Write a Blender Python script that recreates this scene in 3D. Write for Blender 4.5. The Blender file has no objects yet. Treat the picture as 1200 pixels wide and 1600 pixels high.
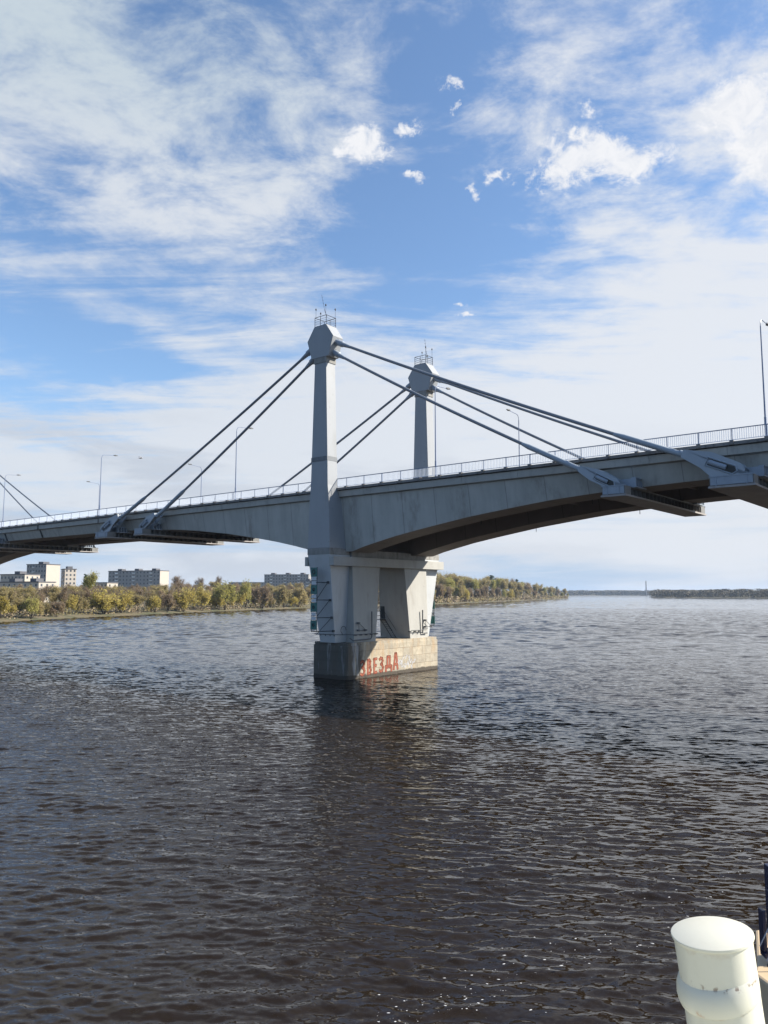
import bpy, bmesh, math, random
import numpy as np
from mathutils import Vector, Matrix
R = math.radians
random.seed(7)
C = bpy.context.scene.collection
sc = bpy.context.scene

# ------------------------------------------------------------------ camera
CAMZ = 9.2
cam = bpy.data.cameras.new('camera'); camo = bpy.data.objects.new('camera', cam); C.objects.link(camo)
camo.location = (0, 0, CAMZ); camo.rotation_euler = (R(90 + 6.01), 0, 0)
cam.sensor_fit = 'VERTICAL'; cam.sensor_height = 36.0; cam.lens = 27.36
cam.clip_start = 0.1; cam.clip_end = 30000
sc.camera = camo
SUN_AZ, SUN_EL = 89.0, 36.5

# ------------------------------------------------------------------ node helper
class N:
    """a socket with arithmetic"""
    def __init__(s, nt, sock): s.nt, s.s = nt, sock
    def _m(s, op, *a, clamp=False):
        n = s.nt.nodes.new('ShaderNodeMath'); n.operation = op; n.use_clamp = clamp
        for i, v in enumerate((s,) + a):
            if isinstance(v, N): s.nt.links.new(v.s, n.inputs[i])
            else: n.inputs[i].default_value = v
        return N(s.nt, n.outputs[0])
    def __add__(s, o): return s._m('ADD', o)
    def __radd__(s, o): return s._m('ADD', o)
    def __sub__(s, o): return s._m('SUBTRACT', o)
    def __mul__(s, o): return s._m('MULTIPLY', o)
    def __rmul__(s, o): return s._m('MULTIPLY', o)
    def __truediv__(s, o): return s._m('DIVIDE', o)
    def __neg__(s): return s * -1.0
    def exp(s): return s._m('EXPONENT')
    def clamp(s): return s._m('ADD', 0.0, clamp=True)
    def ss(s, a, b):                       # smoothstep
        n = s.nt.nodes.new('ShaderNodeMapRange'); n.interpolation_type = 'SMOOTHSTEP'
        s.nt.links.new(s.s, n.inputs[0]); n.inputs[1].default_value = a; n.inputs[2].default_value = b
        return N(s.nt, n.outputs[0])
def combine(nt, x, y, z):
    n = nt.nodes.new('ShaderNodeCombineXYZ')
    for i, v in enumerate((x, y, z)):
        if isinstance(v, N): nt.links.new(v.s, n.inputs[i])
        else: n.inputs[i].default_value = v
    return n.outputs[0]
def mapping(nt, vec, scale=(1, 1, 1), rot=(0, 0, 0), loc=(0, 0, 0)):
    n = nt.nodes.new('ShaderNodeMapping'); nt.links.new(vec, n.inputs[0])
    n.inputs['Scale'].default_value = scale; n.inputs['Rotation'].default_value = rot; n.inputs['Location'].default_value = loc
    return n.outputs[0]
def noise(nt, vec, scale, detail=4, rough=0.55, dist=0.0, lac=2.0):
    n = nt.nodes.new('ShaderNodeTexNoise'); nt.links.new(vec, n.inputs['Vector'])
    n.inputs['Scale'].default_value = scale; n.inputs['Detail'].default_value = detail
    n.inputs['Roughness'].default_value = rough; n.inputs['Distortion'].default_value = dist
    n.inputs['Lacunarity'].default_value = lac
    return N(nt, n.outputs[0])
def mixc(nt, f, a, b, mode='MIX'):
    n = nt.nodes.new('ShaderNodeMix'); n.data_type = 'RGBA'; n.blend_type = mode
    for i, v in ((0, f), (6, a), (7, b)):
        if isinstance(v, N): nt.links.new(v.s, n.inputs[i])
        elif hasattr(v, 'is_linked'): nt.links.new(v, n.inputs[i])
        elif isinstance(v, (int, float)): n.inputs[i].default_value = v
        else: n.inputs[i].default_value = (*v[:3], 1)
    return n.outputs[2]

# ------------------------------------------------------------------ world: sky and clouds by direction
w = bpy.data.worlds.new('World'); sc.world = w; w.use_nodes = True
nt = w.node_tree; nt.nodes.clear()
out = nt.nodes.new('ShaderNodeOutputWorld'); bg = nt.nodes.new('ShaderNodeBackground')
nt.links.new(bg.outputs[0], out.inputs[0]); bg.inputs[1].default_value = 0.05
sky = nt.nodes.new('ShaderNodeTexSky'); sky.sky_type = 'NISHITA'; sky.sun_disc = False
sky.sun_elevation = R(SUN_EL); sky.sun_rotation = R(SUN_AZ); sky.air_density = 1.0; sky.dust_density = 0.6; sky.ozone_density = 2.0
tc = nt.nodes.new('ShaderNodeTexCoord')
sp = nt.nodes.new('ShaderNodeSeparateXYZ'); nt.links.new(tc.outputs['Generated'], sp.inputs[0])
X, Y, Z = (N(nt, sp.outputs[i]) for i in range(3))
az = X._m('ARCTAN2', Y) * (180 / math.pi)
el = Z._m('ARCSINE') * (180 / math.pi)
def G(a0, e0, ra, re, rot=0.0):
    a, e = az - a0, el - e0
    if rot:
        c, s_ = math.cos(R(rot)), math.sin(R(rot))
        a, e = a * c + e * s_, e * c - a * s_
    a, e = a / ra, e / re
    return (-(a * a + e * e)).exp()
zz = (Z._m('MAXIMUM', 0.0)) + 0.09
px, py = X / zz, Y / zz
P = combine(nt, px, py, 0.0)
D2 = combine(nt, az, el, 0.0)
n1 = noise(nt, mapping(nt, P, (1.0, 1.15, 1), (0, 0, R(25))), 4.2, 12, 0.66, 0.25)          # mottled high cloud
n2 = noise(nt, mapping(nt, P, (0.7, 3.0, 1), (0, 0, R(-52)), (3, 1, 0)), 1.9, 9, 0.62, 0.6)   # wind-drawn streaks
n3 = noise(nt, mapping(nt, D2, (0.055, 0.09, 1), (0, 0, 0), (5, 2, 0)), 1.0, 4, 0.5, 0.4)   # broad cover
n4 = noise(nt, mapping(nt, D2, (0.05, 0.55, 1), (0, 0, R(2)), (1, 7, 0)), 1.0, 8, 0.58, 0.4)  # layers low down
cov = (G(-25, 33, 9, 9) * 0.55 + G(-12, 30, 9, 7) * 0.38 + G(-7.5, 26, 7, 5, 20) * 0.26 + G(-4, 33, 5, 4) * 0.2
       - G(3.5, 33, 4.0, 8) * 0.35 - G(-1, 24, 7, 4.5) * 0.42 - G(7, 27.0, 8, 3.5) * 0.30 - G(-24, 25.5, 5, 4) * 0.16
       - G(-22, 16.5, 7, 2.6, -6) * 0.48 - G(-26, 13.0, 8, 1.8, -4) * 0.45 + G(-17, 18.5, 10, 1.2, -18) * 0.42 + G(-14, 13.6, 9, 1.2, -8) * 0.22
       - G(-17, 21, 9, 3.5, -8) * 0.14 + G(15, 35, 9, 6) * 0.08 + G(27, 36, 6, 9) * 0.30 + G(26, 17, 17, 9) * 0.85 + G(-2, 12, 10, 5) * 0.36
       + G(-14, 21, 5, 6, 20) * 0.14
       + el.ss(16.5, 11.0) * 0.60 + el.ss(24, 15) * 0.10 + G(2, 16, 9, 5) * 0.22 - el.ss(7.0, 1.5) * 0.22)
wl = el.ss(10, 4)
wst = el.ss(28, 20) * 0.5 + 0.12
n12 = n1 * (wst * -1.0 + 1.0) + n2 * wst
nn = n12 * (wl * -1.0 + 1.0) + n4 * wl
dens = ((nn - 0.5) * 3.5 + (n3 - 0.5) * 0.8 + cov * 1.05 + 0.21).ss(0.0, 1.0)
dens = dens * 0.93 * (az._m('ABSOLUTE').ss(45, 95) * -0.85 + 1.0)      # clouds thinned out of view to darken ambient light on shaded faces
# small detached cumulus puffs
fine = noise(nt, mapping(nt, D2, (0.60, 0.85, 1)), 1.0, 10, 0.68, 0.5)
wa = noise(nt, mapping(nt, D2, (0.45, 0.6, 1), (0, 0, 0), (4, 4, 0)), 1.0, 6, 0.65) - 0.5
wb = noise(nt, mapping(nt, D2, (0.45, 0.6, 1), (0, 0, 0), (14, 9, 0)), 1.0, 6, 0.65) - 0.5
az_, el_ = az, el; az, el = az + wa * 5.0, el + wb * 2.6
puff = None
for a0, e0, ra, re, k in [(-1.6, 31.3, 1.9, 1.25, 1.0), (-3.3, 30.8, 1.0, 0.7, .8), (1.9, 32.2, 1.0, 0.5, .85), (0.2, 30.7, 1.2, 0.5, .8), (5.0, 34.7, .8, 0.45, .85), (5.3, 33.5, .5, .35, .7),
                          (2.4, 29.2, 1.0, 0.40, .85), (15.2, 29.7, 3.4, 1.6, 1.15), (18.0, 28.9, 3.4, 1.1, 1.1), (13.3, 28.8, 1.5, 1.0, 1.0), (11.1, 28.8, .9, 0.8, .85), (8.9, 29.0, .95, .5, .85),
                          (7.0, 28.3, .8, .4, .8), (15.6, 32.3, 1.0, .5, .7), (13.9, 31.2, .8, .6, .75), (26.0, 30.8, 2.8, 2.0, 1.15), (28.0, 28.4, 3.2, 2.4, 1.15), (5.6, 21.1, .8, .3, .72), (6.2, 20.2, 1.0, .3, .7)]:
    g = G(a0, e0, ra, re) * k
    puff = g if puff is None else puff._m('MAXIMUM', g)
az, el = az_, el_
pd = (puff + (fine - 0.5) * 1.9).ss(0.22, 0.95) * puff.ss(0.05, 0.5) * 0.96
# cloud colours: white with greyer undersides low down
gr = noise(nt, mapping(nt, D2, (0.07, 0.30, 1), (0, 0, 0), (9, 3, 0)), 1.0, 6, 0.55, 0.4)
lowgrey = gr.ss(0.44, 0.62) * el.ss(14, 9.5) * 0.7
ccol = mixc(nt, lowgrey, (7.3, 7.7, 8.3), (5.0, 5.5, 6.4))
ccol = mixc(nt, az.ss(-28, 30) * 0.8, ccol, (8.4, 8.6, 9.0))
ccol = mixc(nt, el.ss(26, 36) * az.ss(6, -16) * 0.75, ccol, (5.6, 6.6, 7.2))
skyc = mixc(nt, 1.0, sky.outputs[0], (1.66, 1.84, 1.98), 'MULTIPLY')
skyc = mixc(nt, el.ss(16, 3) * 0.85, skyc, (4.1, 5.5, 7.9))
col = mixc(nt, dens, skyc, ccol)
pcol = mixc(nt, fine.ss(0.62, 0.38) * 0.5, (9.3, 9.35, 9.6), (7.4, 7.8, 8.6))
col = mixc(nt, pd, col, pcol)
nt.links.new(col, bg.inputs[0])

# ------------------------------------------------------------------ sun
sun = bpy.data.lights.new('sun', 'SUN'); sun.energy = 5.0; sun.angle = R(0.55); sun.color = (1.0, 0.93, 0.82)
suno = bpy.data.objects.new('sun', sun); C.objects.link(suno)
sd = Vector((math.sin(R(SUN_AZ)) * math.cos(R(SUN_EL)), math.cos(R(SUN_AZ)) * math.cos(R(SUN_EL)), math.sin(R(SUN_EL))))
suno.rotation_euler = sd.to_track_quat('Z', 'Y').to_euler()
sc.view_settings.view_transform = 'Standard'; sc.view_settings.look = 'None'
sc.view_settings.gamma = 1.0; sc.view_settings.exposure = 1.0
sc.cycles.max_bounces = 6; sc.cycles.volume_bounces = 0

# ------------------------------------------------------------------ mesh builder
class MB:
    def __init__(s, dz=0.0): s.v, s.f, s.dz, s.m, s.cur = [], [], dz, [], 0
    def add(s, vs, fs):
        b = len(s.v); s.v += [(x, y, z + s.dz) for x, y, z in vs]
        s.f += [tuple(i + b for i in f) for f in fs]; s.m += [s.cur] * len(fs)
    def hexa(s, a, b):          # two quads (bottom, top) in the same order
        s.add(list(a) + list(b), [(3, 2, 1, 0), (4, 5, 6, 7), (0, 1, 5, 4), (1, 2, 6, 5), (2, 3, 7, 6), (3, 0, 4, 7)])
    def box(s, x0, x1, y0, y1, z0, z1):
        s.frust((x0, x1, y0, y1), z0, (x0, x1, y0, y1), z1)
    def frust(s, r0, z0, r1, z1):
        q = lambda r, z: [(r[0], r[2], z), (r[1], r[2], z), (r[1], r[3], z), (r[0], r[3], z)]
        s.hexa(q(r0, z0), q(r1, z1))
    def loft(s, secs, caps=True, closed=True):
        n = len(secs[0]); vs = [p for q in secs for p in q]; fs = []
        for i in range(len(secs) - 1):
            for j in range(n if closed else n - 1):
                k = (j + 1) % n; fs.append((i * n + j, i * n + k, (i + 1) * n + k, (i + 1) * n + j))
        if caps: fs += [tuple(range(n - 1, -1, -1)), tuple((len(secs) - 1) * n + j for j in range(n))]
        s.add(vs, fs)
    def tube(s, pts, r, n=8, caps=True):
        pts = [Vector(p) for p in pts]; rs = r if isinstance(r, (list, tuple)) else [r] * len(pts)
        secs = []; u = None
        for i, p in enumerate(pts):
            d = (pts[min(i + 1, len(pts) - 1)] - pts[max(i - 1, 0)])
            d = d.normalized() if d.length > 1e-9 else Vector((0, 0, 1))
            if u is None:
                u = Vector((0, 0, 1)) if abs(d.z) < 0.9 else Vector((1, 0, 0))
            u = (u - d * u.dot(d)).normalized(); w_ = d.cross(u)
            secs.append([tuple(p + (u * math.cos(2 * math.pi * k / n) + w_ * math.sin(2 * math.pi * k / n)) * rs[i]) for k in range(n)])
        s.loft(secs, caps)
    def bar(s, a, b, t=0.05, n=4): s.tube([a, b], t, n)
    def extrude(s, poly, axis, a, b):    # poly in the other two axes
        f = {'x': lambda p, t: (t, p[0], p[1]), 'y': lambda p, t: (p[0], t, p[1]), 'z': lambda p, t: (p[0], p[1], t)}[axis]
        s.loft([[f(p, a) for p in poly], [f(p, b) for p in poly]])
    def lathe(s, prof, c=(0, 0), n=32):
        secs = [[(c[0] + r * math.cos(2 * math.pi * k / n), c[1] + r * math.sin(2 * math.pi * k / n), z) for k in range(n)] for r, z in prof]
        s.loft(secs)
    def build(s, name, mats, parent=None, smooth=False, bevel=0, fix=True):
        me = bpy.data.meshes.new(name); me.from_pydata(s.v, [], s.f)
        for m in (mats if isinstance(mats, (list, tuple)) else [mats]): me.materials.append(m)
        me.polygons.foreach_set('material_index', s.m)
        if fix:
            bm = bmesh.new(); bm.from_mesh(me); bmesh.ops.recalc_face_normals(bm, faces=bm.faces); bm.to_mesh(me); bm.free()
        if smooth:
            me.polygons.foreach_set('use_smooth', [True] * len(me.polygons)); me.set_sharp_from_angle(angle=R(35))
        o = bpy.data.objects.new(name, me); C.objects.link(o)
        if parent: o.parent = parent
        if bevel:
            md = o.modifiers.new('bevel', 'BEVEL'); md.width = bevel; md.segments = 2; md.limit_method = 'ANGLE'; md.angle_limit = R(40)
        return o
def tag(o, label=None, cat=None, group=None, kind=None):
    if label: o['label'] = label
    if cat: o['category'] = cat
    if group: o['group'] = group
    if kind: o['kind'] = kind
    return o
def empty(name, loc, rz=0, parent=None):
    o = bpy.data.objects.new(name, None); C.objects.link(o); o.location = loc; o.rotation_euler = (0, 0, rz); o.empty_display_size = 0.5
    if parent: o.parent = parent
    return o
def copy_tree(o, parent=None):
    c = o.copy(); C.objects.link(c); c.parent = parent
    for ch in [k for k in o.children]: copy_tree(ch, c)
    return c

# ------------------------------------------------------------------ materials
def mat(name, base, rough=0.6, var=0.25, scale=1.5, streak=0.0, dirt=None, dirt_amt=0.3, bump=0.0, metal=0.0, seams=None, speck=0.0, rnd=0.0):
    m = bpy.data.materials.new(name); m.use_nodes = True; t = m.node_tree
    b = t.nodes['Principled BSDF']; b.inputs['Roughness'].default_value = rough; b.inputs['Metallic'].default_value = metal
    tcn = t.nodes.new('ShaderNodeTexCoord'); O = tcn.outputs['Object']
    a = noise(t, O, scale, 6, 0.6)
    k = (a - 0.5) * (2 * var) + 1.0
    if streak:
        st = noise(t, mapping(t, O, (1, 1, 0.07)), scale * 2.2, 5, 0.65)
        k = k * ((st - 0.5) * (2 * streak) + 1.0)
    if rnd:
        oi = t.nodes.new('ShaderNodeObjectInfo'); k = k * (N(t, oi.outputs['Random']) * rnd + (1 - rnd / 2))
    c = mixc(t, 1.0, base, combine(t, k, k, k), 'MULTIPLY')
    if dirt is not None:
        d = noise(t, mapping(t, O, (1, 1, 0.35), loc=(3, 3, 3)), scale * 1.3, 7, 0.68)
        c = mixc(t, d.ss(0.52, 0.72) * dirt_amt, c, dirt)
    if speck:
        s_ = noise(t, O, 3.4, 2, 0.5)
        c = mixc(t, s_.ss(0.70, 0.76) * speck, c, (0.04, 0.04, 0.04))
    if seams:                       # thin dark lines every `seams` metres along x
        sx = t.nodes.new('ShaderNodeSeparateXYZ'); t.links.new(O, sx.inputs[0])
        fr = (N(t, sx.outputs[0]) / seams)._m('FRACT')
        line = (fr - 0.5)._m('ABSOLUTE').ss(0.5 - 0.06 / seams, 0.5)
        c = mixc(t, line * 0.75, c, (base[0] * .35, base[1] * .35, base[2] * .35))
    t.links.new(c, b.inputs['Base Color'])
    if bump:
        bn = t.nodes.new('ShaderNodeBump'); bn.inputs['Strength'].default_value = bump; bn.inputs['Distance'].default_value = 0.05
        t.links.new(noise(t, O, scale * 5, 6, 0.6).s, bn.inputs['Height']); t.links.new(bn.outputs[0], b.inputs['Normal'])
    return m
M = {}
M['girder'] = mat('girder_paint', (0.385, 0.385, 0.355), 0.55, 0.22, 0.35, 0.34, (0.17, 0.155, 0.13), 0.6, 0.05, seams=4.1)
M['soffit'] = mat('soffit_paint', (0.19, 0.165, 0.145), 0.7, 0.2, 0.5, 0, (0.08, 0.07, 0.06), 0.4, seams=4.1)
M['pylon'] = mat('pylon_paint', (0.27, 0.283, 0.295), 0.5, 0.08, 0.25, 0.10, (0.17, 0.165, 0.15), 0.3, 0.03, speck=0.6)
M['concrete'] = mat('pier_concrete', (0.35, 0.345, 0.32), 0.8, 0.12, 0.6, 0.14, (0.24, 0.22, 0.19), 0.5, 0.25, speck=0.35)
M['shaft'] = mat('shaft_paint', (0.42, 0.435, 0.44), 0.55, 0.08, 0.4, 0.10, (0.25, 0.23, 0.2), 0.3, 0.05, speck=0.4)
M['splice'] = mat('splice_plate', (0.155, 0.165, 0.175), 0.7, 0.3, 2.5, 0.2, (0.08, 0.08, 0.08), 0.6)
M['pipe'] = mat('weathered_pipe', (0.10, 0.105, 0.11), 0.7, 0.3, 2)
M['fascia'] = mat('fascia_concrete', (0.38, 0.375, 0.345), 0.75, 0.15, 0.7, 0.15, (0.14, 0.13, 0.11), 0.55, 0.2)
M['kerb'] = mat('kerb_concrete', (0.19, 0.18, 0.17), 0.85, 0.3, 1.8, 0.3, (0.05, 0.045, 0.04), 0.8, 0.4)
M['grime'] = mat('grimy_band', (0.24, 0.235, 0.22), 0.85, 0.35, 1.2, 0.3, (0.10, 0.09, 0.08), 0.8, 0.3)
M['dark'] = mat('dark_steel', (0.045, 0.05, 0.055), 0.6, 0.3, 2)
M['steel'] = mat('grey_steel', (0.26, 0.30, 0.35), 0.5, 0.12, 1.2, 0.1, (0.13, 0.13, 0.13), 0.4)
M['cable'] = mat('cable_sheath', (0.16, 0.18, 0.21), 0.45, 0.1, 1.0)
M['sleeve'] = mat('cable_sleeve_paint', (0.30, 0.34, 0.38), 0.45, 0.1, 1.0)
M['beam'] = mat('beam_steel', (0.17, 0.17, 0.165), 0.65, 0.2, 1.1, 0.1, (0.06, 0.05, 0.045), 0.5)
M['flange'] = mat('beam_flange', (0.30, 0.28, 0.27), 0.7, 0.3, 0.9, 0, (0.12, 0.10, 0.09), 0.5)
M['rail'] = mat('railing_paint', (0.60, 0.66, 0.75), 0.4, 0.08, 1)
M['toprail'] = mat('top_rail_paint', (0.17, 0.21, 0.30), 0.4, 0.1, 1)
M['lamp'] = mat('lamp_pole_paint', (0.16, 0.20, 0.30), 0.4, 0.1, 1)
M['asphalt'] = mat('asphalt', (0.05, 0.05, 0.05), 0.9, 0.2, 2)
M['shipwhite'] = mat('ship_white_paint', (0.80, 0.79, 0.70), 0.35, 0.03, 6)
M['tan'] = mat('tan_deck_paint', (0.50, 0.38, 0.24), 0.55, 0.08, 2)
M['cream'] = mat('deck_cream_paint', (0.66, 0.64, 0.50), 0.55, 0.05, 2)
M['navy'] = mat('navy_paint', (0.006, 0.011, 0.042), 0.35, 0.1, 3)
M['rope'] = mat('wire_rope', (0.30, 0.32, 0.36), 0.5, 0.1, 9)
M['teal'] = mat('sign_green', (0.015, 0.12, 0.11), 0.45, 0.15, 3)
M['signwhite'] = mat('sign_white', (0.55, 0.58, 0.60), 0.5, 0.1, 3)
M['black'] = mat('black_paint', (0.01, 0.012, 0.012), 0.5)
M['red'] = mat('graffiti_red', (0.30, 0.085, 0.045), 0.85, 0.4, 3, 0.2, (0.36, 0.24, 0.16), 0.85)
M['redline'] = mat('graffiti_outline', (0.12, 0.02, 0.015), 0.7, 0.3, 4)
M['scrib'] = mat('graffiti_white', (0.40, 0.40, 0.41), 0.7, 0.1, 4)

# plinth: big coursed blocks, dark algae towards the shaded upstream end and the waterline
def plinth_mat():
    m = bpy.data.materials.new('plinth_stone'); m.use_nodes = True; t = m.node_tree; b = t.nodes['Principled BSDF']
    tcn = t.nodes.new('ShaderNodeTexCoord'); sx = t.nodes.new('ShaderNodeSeparateXYZ'); t.links.new(tcn.outputs['Object'], sx.inputs[0])
    x, y, z = (N(t, sx.outputs[i]) for i in range(3))
    br = t.nodes.new('ShaderNodeTexBrick')
    wob = noise(t, tcn.outputs['Object'], 1.5, 3)
    t.links.new(combine(t, y + x + (wob - 0.5) * 0.16, z + (wob - 0.5) * 0.12, 0.0), br.inputs['Vector'])
    br.inputs['Scale'].default_value = 1; br.inputs['Brick Width'].default_value = 1.9; br.inputs['Row Height'].default_value = 0.98
    br.inputs['Mortar Size'].default_value = 0.035; br.inputs['Mortar Smooth'].default_value = 0.4; br.offset = 0.37; br.squash = 0.7; br.squash_frequency = 3
    br.inputs['Color1'].default_value = (0.38, 0.335, 0.255, 1); br.inputs['Color2'].default_value = (0.29, 0.26, 0.205, 1); br.inputs['Mortar'].default_value = (0.26, 0.21, 0.15, 1)
    a = noise(t, tcn.outputs['Object'], 1.6, 7, 0.65); k = (a - 0.5) * 1.2 + 1.0
    c = mixc(t, 1.0, br.outputs[0], combine(t, k, k, k), 'MULTIPLY')
    rust = noise(t, mapping(t, tcn.outputs['Object'], (1, 1, 0.2)), 1.4, 5, 0.6)
    c = mixc(t, rust.ss(0.46, 0.70) * 0.6, c, (0.36, 0.24, 0.13))
    st = noise(t, mapping(t, tcn.outputs['Object'], (1, 1, 0.16)), 0.9, 7, 0.62, 0.3)
    alg = ((y - 4.6) * -0.55 + (st - 0.5) * 7.0)
    c = mixc(t, alg.ss(0.0, 0.8) * 0.9, c, (0.052, 0.047, 0.040))
    eff = noise(t, mapping(t, tcn.outputs['Object'], (1, 1, 0.12), loc=(7, 0, 0)), 1.1, 5, 0.6)
    c = mixc(t, eff.ss(0.54, 0.64) * (y - 5.0).ss(0.5, -0.5) * 0.6, c, (0.36, 0.37, 0.38))
    wet = (z * -1.0 + 0.5 + (a - 0.5) * 0.5).ss(0.0, 0.15)
    c = mixc(t, wet * 0.9, c, (0.035, 0.026, 0.018))
    t.links.new(c, b.inputs['Base Color']); b.inputs['Roughness'].default_value = 0.8
    bn = t.nodes.new('ShaderNodeBump'); bn.inputs['Strength'].default_value = 0.5; bn.inputs['Distance'].default_value = 0.08
    hh = a * 0.6 - N(t, br.outputs[1]) * 0.8
    t.links.new(hh.s, bn.inputs['Height']); t.links.new(bn.outputs[0], b.inputs['Normal'])
    return m
M['plinth'] = plinth_mat()

# ------------------------------------------------------------------ THE BRIDGE (its own frame: x along the deck, y across it, z up from the water)
OX, OY = -5.874, 84.0
BZ = 9.2            # heights below are written relative to eye level
bridge = empty('bridge', (OX, OY, 0), R(-39))
tag(bridge, 'long grey cable stayed road bridge crossing the whole river on concrete piers', 'bridge')
CX = -1.65          # centre of the pier along the deck
W = 20.5            # width over the pylons
S0, S1 = -230.0, 128.0
PIERS = [CX, -125.1]
HD = [(0, 4.65), (2.6, 4.65), (4.2, 5.1), (8, 5.95), (12.3, 6.68), (18, 7.55), (26, 8.45), (32, 8.85), (40, 9.12), (52, 9.2), (400, 9.2)]
def zb(s):
    d = min(abs(s - p) for p in PIERS + [CX + 123.4])
    for (a, za), (b, zc) in zip(HD, HD[1:]):
        if a <= d <= b: return za + (zc - za) * (d - a) / (b - a)
def zd(s): return 11.66 + 0.0018 * s                  # deck edge height
ss = sorted(set([S0 + k * 3.0 for k in range(int((S1 - S0) / 3) + 1)] + [S1] + [p + d for p in PIERS for d in (-4.2, -2.6, 2.6, 4.2)]))
for sgn, lab in ((0, None), (1, None)):
    g = MB(BZ); secs = []
    for s in ss:
        b = zb(s)
        pr = [(2.05, zd(s) - 1.05), (2.62, b), (6.2, b), (6.8, zd(s) - 1.05)]
        if sgn: pr = [(W - y, z) for y, z in pr]
        secs.append([(s, y, z) for y, z in pr])
    g.loft(secs)
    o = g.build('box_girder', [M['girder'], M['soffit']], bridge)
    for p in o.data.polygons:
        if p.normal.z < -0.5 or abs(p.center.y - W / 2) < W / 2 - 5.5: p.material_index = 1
# bottom flange lip and cross frames between the boxes
g = MB(BZ)
s = S0 + 2
while s < S1:
    t_ = zb(s)
    g.box(s - .09, s + .09, 6.55, W - 6.55, max(t_ + 0.9, 9.4), zd(s) - 1.06)
    g.box(s - .2, s + .2, 6.5, W - 6.5, max(t_ + 0.82, 9.32), max(t_ + 0.9, 9.4) - .003)
    s += 4.1
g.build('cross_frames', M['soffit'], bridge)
# deck slab
g = MB(BZ); g.loft([[(s, 1.9, zd(s) - .62), (s, W - 1.9, zd(s) - .62), (s, W - 1.9, zd(s) - .12), (s, 1.9, zd(s) - .12)] for s in ss])
g.loft([[(s, 2.0, zd(s) - 1.045), (s, 6.9, zd(s) - 1.045), (s, 6.9, zd(s) - .63), (s, 2.0, zd(s) - .63)] for s in ss])
g.loft([[(s, W - 6.9, zd(s) - 1.045), (s, W - 2.0, zd(s) - 1.045), (s, W - 2.0, zd(s) - .63), (s, W - 6.9, zd(s) - .63)] for s in ss])
g.loft([[(s, 6.91, zd(s) - .85), (s, W - 6.91, zd(s) - .85), (s, W - 6.91, zd(s) - .63), (s, 6.91, zd(s) - .63)] for s in ss])
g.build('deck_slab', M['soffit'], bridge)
g = MB(BZ); g.loft([[(s, 3.4, zd(s) - .116), (s, W - 3.4, zd(s) - .116), (s, W - 3.4, zd(s) - .05), (s, 3.4, zd(s) - .05)] for s in ss])
g.build('road_surface', M['asphalt'], bridge)
# fascia, kerb and railing on both edges
def edge(fn, name, mats):
    for far in (0, 1):
        g = MB(BZ); fn(g)
        if far: g.v = [(x, W - y, z) for x, y, z in g.v]
        g.build(name, mats, bridge)
def fascia(g):
    a = S0
    while a < S1:
        b = min(a + 6.15, S1) - .025
        g.loft([[(q, 1.86, zd(q) - .28), (q, 1.62, zd(q) - .34), (q, 1.70, zd(q) - .98), (q, 1.98, zd(q) - 1.06), (q, 1.98, zd(q) - .28)] for q in (a, b)])
        a += 6.15
edge(fascia, 'fascia_panel', M['fascia'])
def kerb(g):
    g.loft([[(s, 1.40, zd(s) - .26), (s, 2.1, zd(s) - .26), (s, 2.1, zd(s) + .0), (s, 1.42, zd(s))] for s in ss])
    s = S0 + 1
    while s < S1:
        g.box(s - .14, s + .14, 1.33, 1.397, zd(s) - .2, zd(s) + .09); g.box(s - .11, s + .11, 1.45, 1.75, zd(s) + .003, zd(s) + .1)
        s += 2.5
edge(kerb, 'kerb', M['kerb'])
RS0, RS1 = -215, 100
def rail(g):
    s = RS0
    while s < RS1:                                 # balusters
        z = zd(s)
        g.box(s - .016, s + .016, 1.585, 1.617, z + .16, z + 1.0); s += 0.165
    g.loft([[(s, 1.575, zd(s) + .13), (s, 1.625, zd(s) + .13), (s, 1.625, zd(s) + .17), (s, 1.575, zd(s) + .17)] for s in ss if RS0 <= s <= RS1])
def toprail(g):
    g.loft([[(s, 1.565, zd(s) + 1.0), (s, 1.635, zd(s) + 1.0), (s, 1.635, zd(s) + 1.065), (s, 1.565, zd(s) + 1.065)] for s in ss if RS0 <= s <= RS1])
    s = S0 + 1
    while s < RS1:
        if s > RS0: g.box(s - .028, s + .028, 1.57, 1.63, zd(s) + .1, zd(s) + 1.03)
        s += 2.5
edge(rail, 'railing_bars', M['rail']); edge(toprail, 'top_rail', M['toprail'])
# expansion joints seen as dark vertical seams on the upstream face
for s in (-66.9, -79.2, -48.8):
    g = MB(BZ); hi = zd(s)
    if s > -70 and s < -60:
        g.box(s - .16, s + .16, 1.56, 1.615, hi - 1.02, hi - .3); g.hexa([(s - .12, 2.45, 9.2), (s + .12, 2.45, 9.2), (s + .12, 2.7, 9.2), (s - .12, 2.7, 9.2)], [(s - .12, 1.95, hi - 1.08), (s + .12, 1.95, hi - 1.08), (s + .12, 2.2, hi - 1.08), (s - .12, 2.2, hi - 1.08)])
    elif s < -70: g.hexa([(s - .22, 2.5, 9.2), (s + .22, 2.5, 9.2), (s + .22, 2.7, 9.2), (s - .22, 2.7, 9.2)], [(s - .22, 2.0, hi - 1.08), (s + .22, 2.0, hi - 1.08), (s + .22, 2.2, hi - 1.08), (s - .22, 2.2, hi - 1.08)])
    else: g.box(s - .06, s + .06, 1.56, 1.61, hi - 1.05, hi - .02)
    g.build('joint_cover', M['dark'], bridge)
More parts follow.
